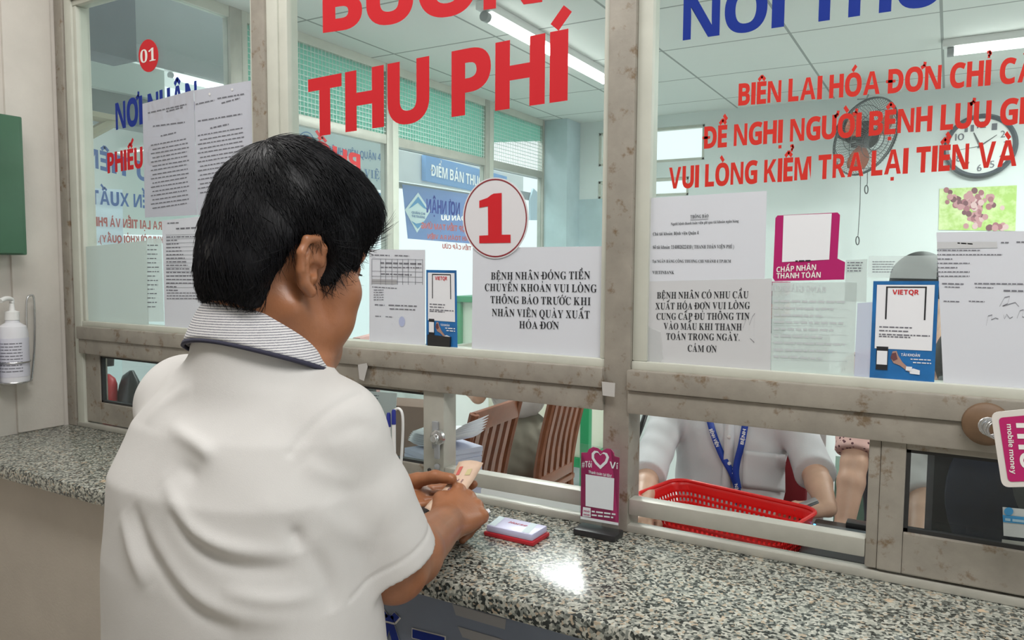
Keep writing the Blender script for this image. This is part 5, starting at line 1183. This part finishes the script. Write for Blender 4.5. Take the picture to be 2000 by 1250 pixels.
col = raw('collar', CV, CQ, ribbed(), shirt, 'all'); md = col.modifiers.new('t', 'SOLIDIFY'); md.thickness = .0035; md.offset = 0
NAVK = mat('navy_knit', (.03, .03, .055), .85)
EQ = [(i*nf+nf-2, (i+1)*nf+nf-2, (i+1)*nf+nf-1, i*nf+nf-1) for i in range(60)]; used = sorted({v for q in EQ for v in q}); mp = {v: i for i, v in enumerate(used)}
edg = raw('collar_edge', [CV[v] for v in used], [[mp[v] for v in q] for q in EQ], NAVK, col, 'all'); md = edg.modifiers.new('t', 'SOLIDIFY'); md.thickness = .0042; md.offset = 0
raw('neck_tape', [NB+np.array([.0705*math.sin(t), -.0705*math.cos(t)*.95, z-.05*(1-math.cos(t))/2]) for t in ths for z in (-.016, .026)], [(2*i, 2*i+2, 2*i+3, 2*i+1) for i in range(60)], SHIRT, col, 'all')
# trousers and shoes
S = Solid(.008); S.loft([(.80, TX, TY, .168, .128), (.90, TX, TY, .170, .130), (.97, TX, TY, .160, .120)], .02)
for x in (-1, 1): S.chain([(TX+.085*x, TY, .84), (TX+.09*x, TY+.01, .47), (TX+.095*x, TY-.01, .09)], [.088, .068, .058], .03)
V, Q = S.mesh(); skinmesh('trousers', relax(V, Q, 2), Q, TROUS, man)
for x in (-1, 1):
    S = Solid(.006); S.chain([(TX+.095*x, TY-.06, .035), (TX+.10*x, TY+.05, .034), (TX+.105*x, TY+.15, .026)], [.036, .040, .028], .02); S.cap((TX+.095*x, TY-.02, .05), (TX+.095*x, TY-.01, .11), .042, .045, .02); S.half((TX+.1*x, TY+.04, .003), (0, 0, -1), .25, .003)
    V, Q = S.mesh(); skinmesh('shoe', relax(V, Q, 1), Q, BLACKP, man)
# banknote and wallet in the hands
NOTE = mat('banknote_peach', (.66, .48, .36), .6, 0, .08, 30)
c0, c1 = (at(829, 992, 1.292), at(852, 1014, 1.272)), (at(896, 901, 1.375), at(944, 903, 1.365))
V, nn = [], 12
for i in range(nn+1):
    t = i/nn; a, b = c0[0]*(1-t)+c1[0]*t, c0[1]*(1-t)+c1[1]*t; dz = -.012*math.sin(math.pi*t)+.004*math.sin(6*t)
    for j in range(5): f = j/4; V.append(a*(1-f)+b*f+np.array([0, 0, dz+.004*math.sin(math.pi*f)]))
bn = raw('banknote', V, [(i*5+j, i*5+j+1, i*5+j+6, i*5+j+5) for i in range(nn) for j in range(4)], NOTE, None, 'all'); tag(bn, 'peach banknote held in both hands of the man', 'banknote')
def onnote(u, v, h=.0012):
    i = min(int(u*nn), nn-1); j = min(int(v*4), 3); fu, fv = u*nn-i, v*4-j; g = lambda a, b: V_note[a*5+b]
    return g(i, j)*(1-fu)*(1-fv)+g(i+1, j)*fu*(1-fv)+g(i, j+1)*(1-fu)*fv+g(i+1, j+1)*fu*fv+np.array([.25, -.4, 1])*h
V_note = [np.array(v) for v in V]
def notetext(s, u0, u1, v, h, m):
    Vt, Ft, wd = layout(s, 'sans', .01); raw('printed_text', [onnote(min(.999, max(0, u0+(u1-u0)*x/wd)), min(.999, max(0, v-h*y))) for x, y in Vt], Ft, m, bn)
NR = mat('note_red', (.55, .10, .08), .6); NBR = mat('note_brown', (.22, .10, .12), .6)
for quad, m in ((((.80, .15), (.92, .15), (.92, .30), (.80, .30)), NR), (((.80, .55), (.88, .55), (.90, .72), (.82, .75)), mat('note_gold', (.52, .45, .22), .5)), (((.10, .55), (.26, .5), (.26, .9), (.12, .9)), mat('note_portrait', (.10, .12, .14), .6))):
    raw('printed_patch', [onnote(*q) for q in quad], [(0, 1, 2, 3)], m, bn)
notetext('200000', .74, .45, .28, -.16, NBR); notetext('HAI TRĂM NGHÌN', .74, .50, .56, -.07, NBR)
md = bn.modifiers.new('t', 'SOLIDIFY'); md.thickness = .0004; md.offset = 1
wc = at(832, 985, 1.335)
Mw = Matrix.Translation([float(c) for c in wc+np.array([0, 0, -.012])]) @ Matrix.Rotation(R_(35), 4, 'Z') @ Matrix.Rotation(R_(-10), 4, 'X')
tag(box('wallet', (-.055, -.045, -.006), (.055, .045, .006), mat('wallet_black', (.012, .012, .014), .5), None, .004, Mw), 'black wallet under the banknote in the hands of the man', 'wallet')

# ---- the people inside
def figure(label, J, shirt_m, leg_m, skin=SKINL, face=0., pitch=0., h=.006, sleeve=.85, long=0., rs=1., hands=None, seated=True, tors=(.175, .115), tuck=False):
    """J: joints in world metres: pelvis, chest, neck, head, shoulders/elbows/wrists/hips/knees/ankles as right, left pairs"""
    S = Solid(h*.8); M = rotz(face) @ rotx(-pitch); C = J['head']; L = headshape(S, C, M, .98)
    S.cap(L(0, -.02, -.05), J['neck'], .052, .056, .03); S.cap(J['neck'], J['pelvis'], .06, .08, .03)
    for i, sd in ((0, 1), (1, -1)):
        S.cap(J['neck']-np.array([0, 0, .05]), J['sh'][i], .04, .042, .03); S.cap(J['sh'][i], J['el'][i], .042*rs, .036*rs, .02); f = J['el'][i]*.7+J['wr'][i]*.3; S.chain([J['el'][i], f, J['wr'][i]], [.036*rs, .037*rs, .026*rs], .012)
        S.cap(J['hip'][i], J['knee'][i], .06, .05, .03); S.cap(J['knee'][i], J['ankle'][i], .048, .036, .02); S.cap(J['ankle'][i], J['ankle'][i]+M@np.array([0, .13, -.03]), .034, .026, .015)
        hd = hands[i] if hands else None; d = unit(J['wr'][i]-J['el'][i])
        fw, bk = (hd[0], hd[1]) if hd else (d, np.array([sd*1., 0, .1])); cu = hd[2] if hd else (20, 40, 55)
        W = J['wr'][i]; fwn = unit(fw); bkn = unit(np.array(bk)-fwn*(np.array(bk)@fwn)); ac = sd*np.cross(fwn, bkn)
        hand(S, W, fw, bk, sd, cu, [W+fwn*.045-ac*.040-bkn*.012, W+fwn*.07-ac*.046-bkn*.022, W+fwn*.092-ac*.040-bkn*.030], .93, .006)
    V, Q = S.mesh(); V = relax(V, Q, 1); p = skinmesh('person', V, Q, skin); tag(p, label, 'person')
    V, Q = hairmass(C, M, .98, .006, long); skinmesh('hair', relax(V, Q, 2), Q, HAIR, p)
    S = Solid(h); up = J['neck']-J['pelvis']
    mid = J['pelvis']+up*.5; n3 = M@np.array([0, 1., 0])
    A = np.stack([M@np.array([1., 0, 0]), M@np.array([0, 1., 0]), np.array([0, 0, 1.])], 1); A[2, :2] = 0; A = np.stack([unit(A[:, 0]), unit(A[:, 1]), np.array([0, 0, 1.])], 1)
    for t, a, b in ((.60, 1.0, 1.0), (.76, 1.03, 1.0)) if tuck else ((.05, 1., 1.), (.25, .98, 1.), (.5, 1., 1.02), (.72, 1.03, 1.0)): S.ell(J['pelvis']+up*t, (tors[0]*a, tors[1]*b, .16), A, .05)
    for i in (0, 1):
        S.cap(J['neck']-np.array([0, 0, .055]), J['sh'][i], .05, .056, .05); e = J['el'][i]; hm = J['sh'][i]+(e-J['sh'][i])*min(sleeve, 1.); ax = unit(e-J['sh'][i])
        if sleeve <= 1: S.cap(J['sh'][i], hm+ax*.03, .058*rs, .056*rs, .03); S.half(hm, ax, .1, .004)
        else:
            q = e+(J['wr'][i]-e)*(sleeve-1); ax = unit(J['wr'][i]-e); S.chain([J['sh'][i], e, q+ax*.03], [.058*rs, .054*rs, .052*rs], .03); S.half(q, ax, .09, .004)
    S.cap(J['neck']-np.array([0, 0, .05]), J['neck']-np.array([0, 0, .01]), .068, .062, .03)
    V, Q = S.mesh(); V = relax(V, Q, 2); N = normals(V, Q); V = V+N*(.0025*np.sin(V@np.array([38, 29, 45.]))*np.sin(V@np.array([-25, 44, 19.])))[:, None]
    sh = skinmesh('shirt', V, Q, shirt_m, p)
    S = Solid(h); S.ell(J['pelvis']+(.19*up if tuck else 0), (tors[0]*.98, tors[1]*1.12, .14), A, .04); S.ell(J['pelvis'], (tors[0]*.98, tors[1]*1.12, .14), A, .06)
    for i in (0, 1): S.cap(J['hip'][i], J['knee'][i], .088, .068, .04); S.chain([J['knee'][i], J['ankle'][i]+np.array([0, 0, .06])], [.068, .055], .03)
    V, Q = S.mesh(); V = relax(V, Q, 2); N = normals(V, Q); V = V+N*(.0016*np.sin(V@np.array([40, 25, 60.]))*np.sin(V@np.array([-35, 54, 29.])))[:, None]
    skinmesh('trousers', V, Q, leg_m, p)
    return p, sh
v = lambda *a: np.array(a, float)
# clerk facing us
cx, cy = at(1420, 850, 2.42)[:2]
srx, slx = at(1292, 800, 2.42), at(1552, 806, 2.36)
J = dict(pelvis=v(cx, cy+.06, .52), neck=v(cx, cy+.02, 1.17), head=v(cx, cy-.03, 1.33), sh=[v(srx[0]+.0, cy+.02, 1.09), v(slx[0], cy+.02, 1.09)],
         el=[at(1262, 935, 2.28), at(1592, 925, 2.24)], wr=[at(1252, 992, 2.12), at(1616, 992, 2.10)],
         hip=[v(cx-.09, cy+.02, .52), v(cx+.09, cy+.02, .52)], knee=[v(cx-.12, cy-.38, .53), v(cx+.12, cy-.38, .53)], ankle=[v(cx-.12, cy-.36, .10), v(cx+.12, cy-.36, .10)])
clerk, csh = figure('clerk in a pale office shirt with a blue lanyard behind the red basket', J, CLERKS, TROUS, face=math.pi, pitch=R_(18), h=.005, sleeve=1.05, hands=[(unit([.3, -.9, -.1]), (-.2, 0, 1), (25, 55, 75)), (unit([-.88, -.45, -.08]), (.05, -.1, 1), (20, 50, 80))])
# lanyard: two straps meeting at the chest
LB = mat('lanyard_blue', (.012, .05, .36), .5)
def strapmesh(name, pts, wd, m, par, yoff):
    P = smoothpath(pts, 5); Vv = []; s = .5*wd
    for i, p in enumerate(P):
        d = unit(P[min(i+1, len(P)-1)]-P[max(i-1, 0)]); side = unit(np.cross(d, CF)); Vv += [p-side*s, p+side*s]
    o = raw(name, Vv, [(2*i, 2*i+1, 2*i+3, 2*i+2) for i in range(len(P)-1)], m, par, 'all'); o.modifiers.new('t', 'SOLIDIFY').thickness = .0015; return o
VS = np.array([q.co for q in csh.data.vertices]); DS = VS-CC; zS = DS@CF; XS_, YS_ = 1000+FOC*(DS@CR)/zS, 625-FOC*(DS@CU)/zS
def onshirt(x, y, off=.008):
    q = (XS_-x)**2+(YS_-y)**2 < 120
    d = zS[q].min() if q.any() else 2.3
    return at(x, y, d-off)
lan = strapmesh('lanyard', [onshirt(x, y) for x, y in ((1384, 815), (1396, 855), (1412, 893), (1430, 925), (1440, 955), (1443, 985))], .020, LB, clerk, 0)
strapmesh('lanyard_strap', [onshirt(x, y, .010) for x, y in ((1456, 825), (1448, 868), (1440, 900), (1437, 925), (1442, 955))], .020, LB, lan, 0)
def straptext(s, p0, p1, h):
    A, B = onshirt(*p0, .013), onshirt(*p1, .013); Vt, Ft, wd = layout(s, 'sans', 0); d = B-A; sd = unit(np.cross(unit(d), CF))*-1
    raw('printed_text', [A+d*x/wd+sd*h*(y-.5)*-1 for x, y in Vt], Ft, WHITEV, lan)
straptext('BỆNH VIỆN', (1388, 838), (1402, 872), .010); straptext('BỆNH', (1449, 868), (1454, 838), .010); straptext('BỆNH VIỆN', (1440, 962), (1433, 915), .009)
# placket, pocket and buttons
strapmesh('placket', [onshirt(x, y, .003) for x, y in ((1424, 820), (1424, 870), (1420, 930), (1415, 970))], .030, CLERKS, csh, 0)
for y in (853, 905): lathe('button', [(.0055, 0), (.0055, .002), (.003, .0025)], WHITEP, csh, onshirt(1424, y, .006), 14, tuple(-CF))
pk = [(1452, 880), (1533, 888), (1534, 962), (1450, 952)]
q_ = quadmap(pk); raw('pocket', [onshirt(*q_(i/8, j/8), .002) for i in range(9) for j in range(9)], [(i*9+j, i*9+j+1, i*9+j+10, i*9+j+9) for i in range(8) for j in range(8)], CLERKS, csh, 'all').modifiers.new('t', 'SOLIDIFY').thickness = .002
c = at(1572, 986, 2.05); tag(box('mobile_phone', (-.035, -.016, -.005), (.035, .016, .005), STEEL, None, .003, Matrix.Translation([float(q) for q in c]) @ Matrix.Rotation(R_(25), 4, 'Z') @ Matrix.Rotation(R_(-25), 4, 'Y')), 'small silver phone in the hand of the clerk beside the red basket', 'phone')
# seat of the clerk
t = thing('office_chair', 'red backed office chair of the clerk with the blue lanyard', 'chair', (cx, cy+.1, 0))
box('seat', (cx-.22, cy-.16, .36), (cx+.22, cy+.24, .40), mat('seat_red', (.30, .02, .03), .7), t, .015); box('backrest', (cx-.19, cy+.23, .52), (cx+.21, cy+.27, .98), MATS['seat_red'], t, .015)
for x in (-.2, .2):
    for y in (-.14, .22): tube('leg', [(cx+x, cy+y, 0), (cx+x, cy+y, .37)], .012, BLACKP, t)
tube('back_post', [(cx, cy+.26, .38), (cx, cy+.29, .6)], .015, BLACKP, t)
# colleague in khaki trousers, turned to the left
kx, ky = -1.90, 3.36
J = dict(pelvis=v(kx+.02, ky, .56), neck=v(kx+.0, ky, 1.14), head=v(kx-.05, ky, 1.30), sh=[v(kx, ky+.18, 1.06), v(kx, ky-.18, 1.06)], el=[v(kx-.10, ky+.24, .90), v(kx-.10, ky-.23, .90)], wr=[v(kx-.32, ky+.16, 1.0), v(kx-.32, ky-.14, 1.0)],
         hip=[v(kx, ky+.09, .55), v(kx, ky-.09, .55)], knee=[v(kx-.42, ky+.11, .56), v(kx-.42, ky-.11, .56)], ankle=[v(kx-.38, ky+.11, .10), v(kx-.38, ky-.11, .10)])
figure('seated person in khaki trousers and white shirt on the slatted chair', J, SHIRT, KHAKI, face=math.pi/2, h=.006, tors=(.175, .135), tuck=True)
# standing colleague with floral sleeve
def floral():
    m = bpy.data.materials.new('floral_cloth'); m.use_nodes = True; nt = m.node_tree; b = nt.nodes['Principled BSDF']; tc = nt.nodes.new('ShaderNodeTexCoord'); vo = nt.nodes.new('ShaderNodeTexVoronoi'); vo.inputs['Scale'].default_value = 70
    nt.links.new(tc.outputs['Object'], vo.inputs['Vector']); r = nt.nodes.new('ShaderNodeValToRGB'); r.color_ramp.interpolation = 'CONSTANT'; r.color_ramp.elements[0].color = (.10, .03, .04, 1); r.color_ramp.elements[1].position = .3; r.color_ramp.elements[1].color = (.68, .44, .40, 1)
    nt.links.new(vo.outputs['Distance'], r.inputs['Fac']); nt.links.new(r.outputs['Color'], b.inputs['Base Color']); b.inputs['Roughness'].default_value = .8; return m
hx, hy = at(1800, 525, 2.42)[:2]
sh0 = at(1668, 760, 2.46); el0 = at(1668, 905, 2.42); wr0 = at(1648, 1030, 2.34)
J = dict(pelvis=v(hx+.02, hy+.04, .86), neck=v(hx+.01, hy+.03, 1.30), head=v(hx, hy, 1.445), sh=[v(sh0[0]+.01, hy+.05, 1.20), v(hx+.18, hy+.05, 1.20)], el=[el0, v(hx+.24, hy+.06, .96)], wr=[wr0, v(hx+.22, hy-.05, .75)],
         hip=[v(hx-.06, hy+.05, .84), v(hx+.10, hy+.05, .84)], knee=[v(hx-.06, hy+.05, .46), v(hx+.10, hy+.05, .46)], ankle=[v(hx-.06, hy+.07, .09), v(hx+.10, hy+.07, .09)])
figure('standing person with pink floral sleeve and bare arm right of the clerk', J, floral(), TROUS, face=math.pi-.2, h=.006, sleeve=.90, rs=1.1, tors=(.165, .115))
# seated colleague in white behind the dark sliding pane
wx_, wy_ = at(1880, 870, 2.05)[:2]; e0 = at(1806, 925, 2.0); w0 = at(1795, 1035, 1.86)
J = dict(pelvis=v(wx_+.02, wy_+.14, .52), neck=v(wx_+.02, wy_+.10, 1.10), head=v(wx_+.01, wy_+.06, 1.25), sh=[v(wx_-.15, wy_+.08, 1.03), v(wx_+.20, wy_+.08, 1.03)], el=[v(e0[0]+.0, e0[1]+.04, .93), v(wx_+.26, wy_, .86)], wr=[v(w0[0], w0[1], .835), v(wx_+.2, wy_-.2, .83)],
         hip=[v(wx_-.07, wy_+.1, .52), v(wx_+.11, wy_+.1, .52)], knee=[v(wx_-.08, wy_-.2, .53), v(wx_+.12, wy_-.2, .53)], ankle=[v(wx_-.08, wy_-.18, .10), v(wx_+.12, wy_-.18, .10)])
figure('seated person in white short sleeves partly hidden behind the navy bag', J, SHIRT, TROUS, face=math.pi, pitch=R_(12), h=.006, sleeve=.98)
t = thing('stool', 'plain stool under the person in white behind the navy bag', 'stool', (wx_+.02, wy_+.12, 0)); box('seat', (wx_-.16, wy_-.04, .37), (wx_+.2, wy_+.3, .40), WOOD, t, .008)
for x in (-.13, .17):
    for y in (0, .26): tube('leg', [(wx_+x, wy_+y, 0), (wx_+x, wy_+y, .375)], .014, WOOD, t)
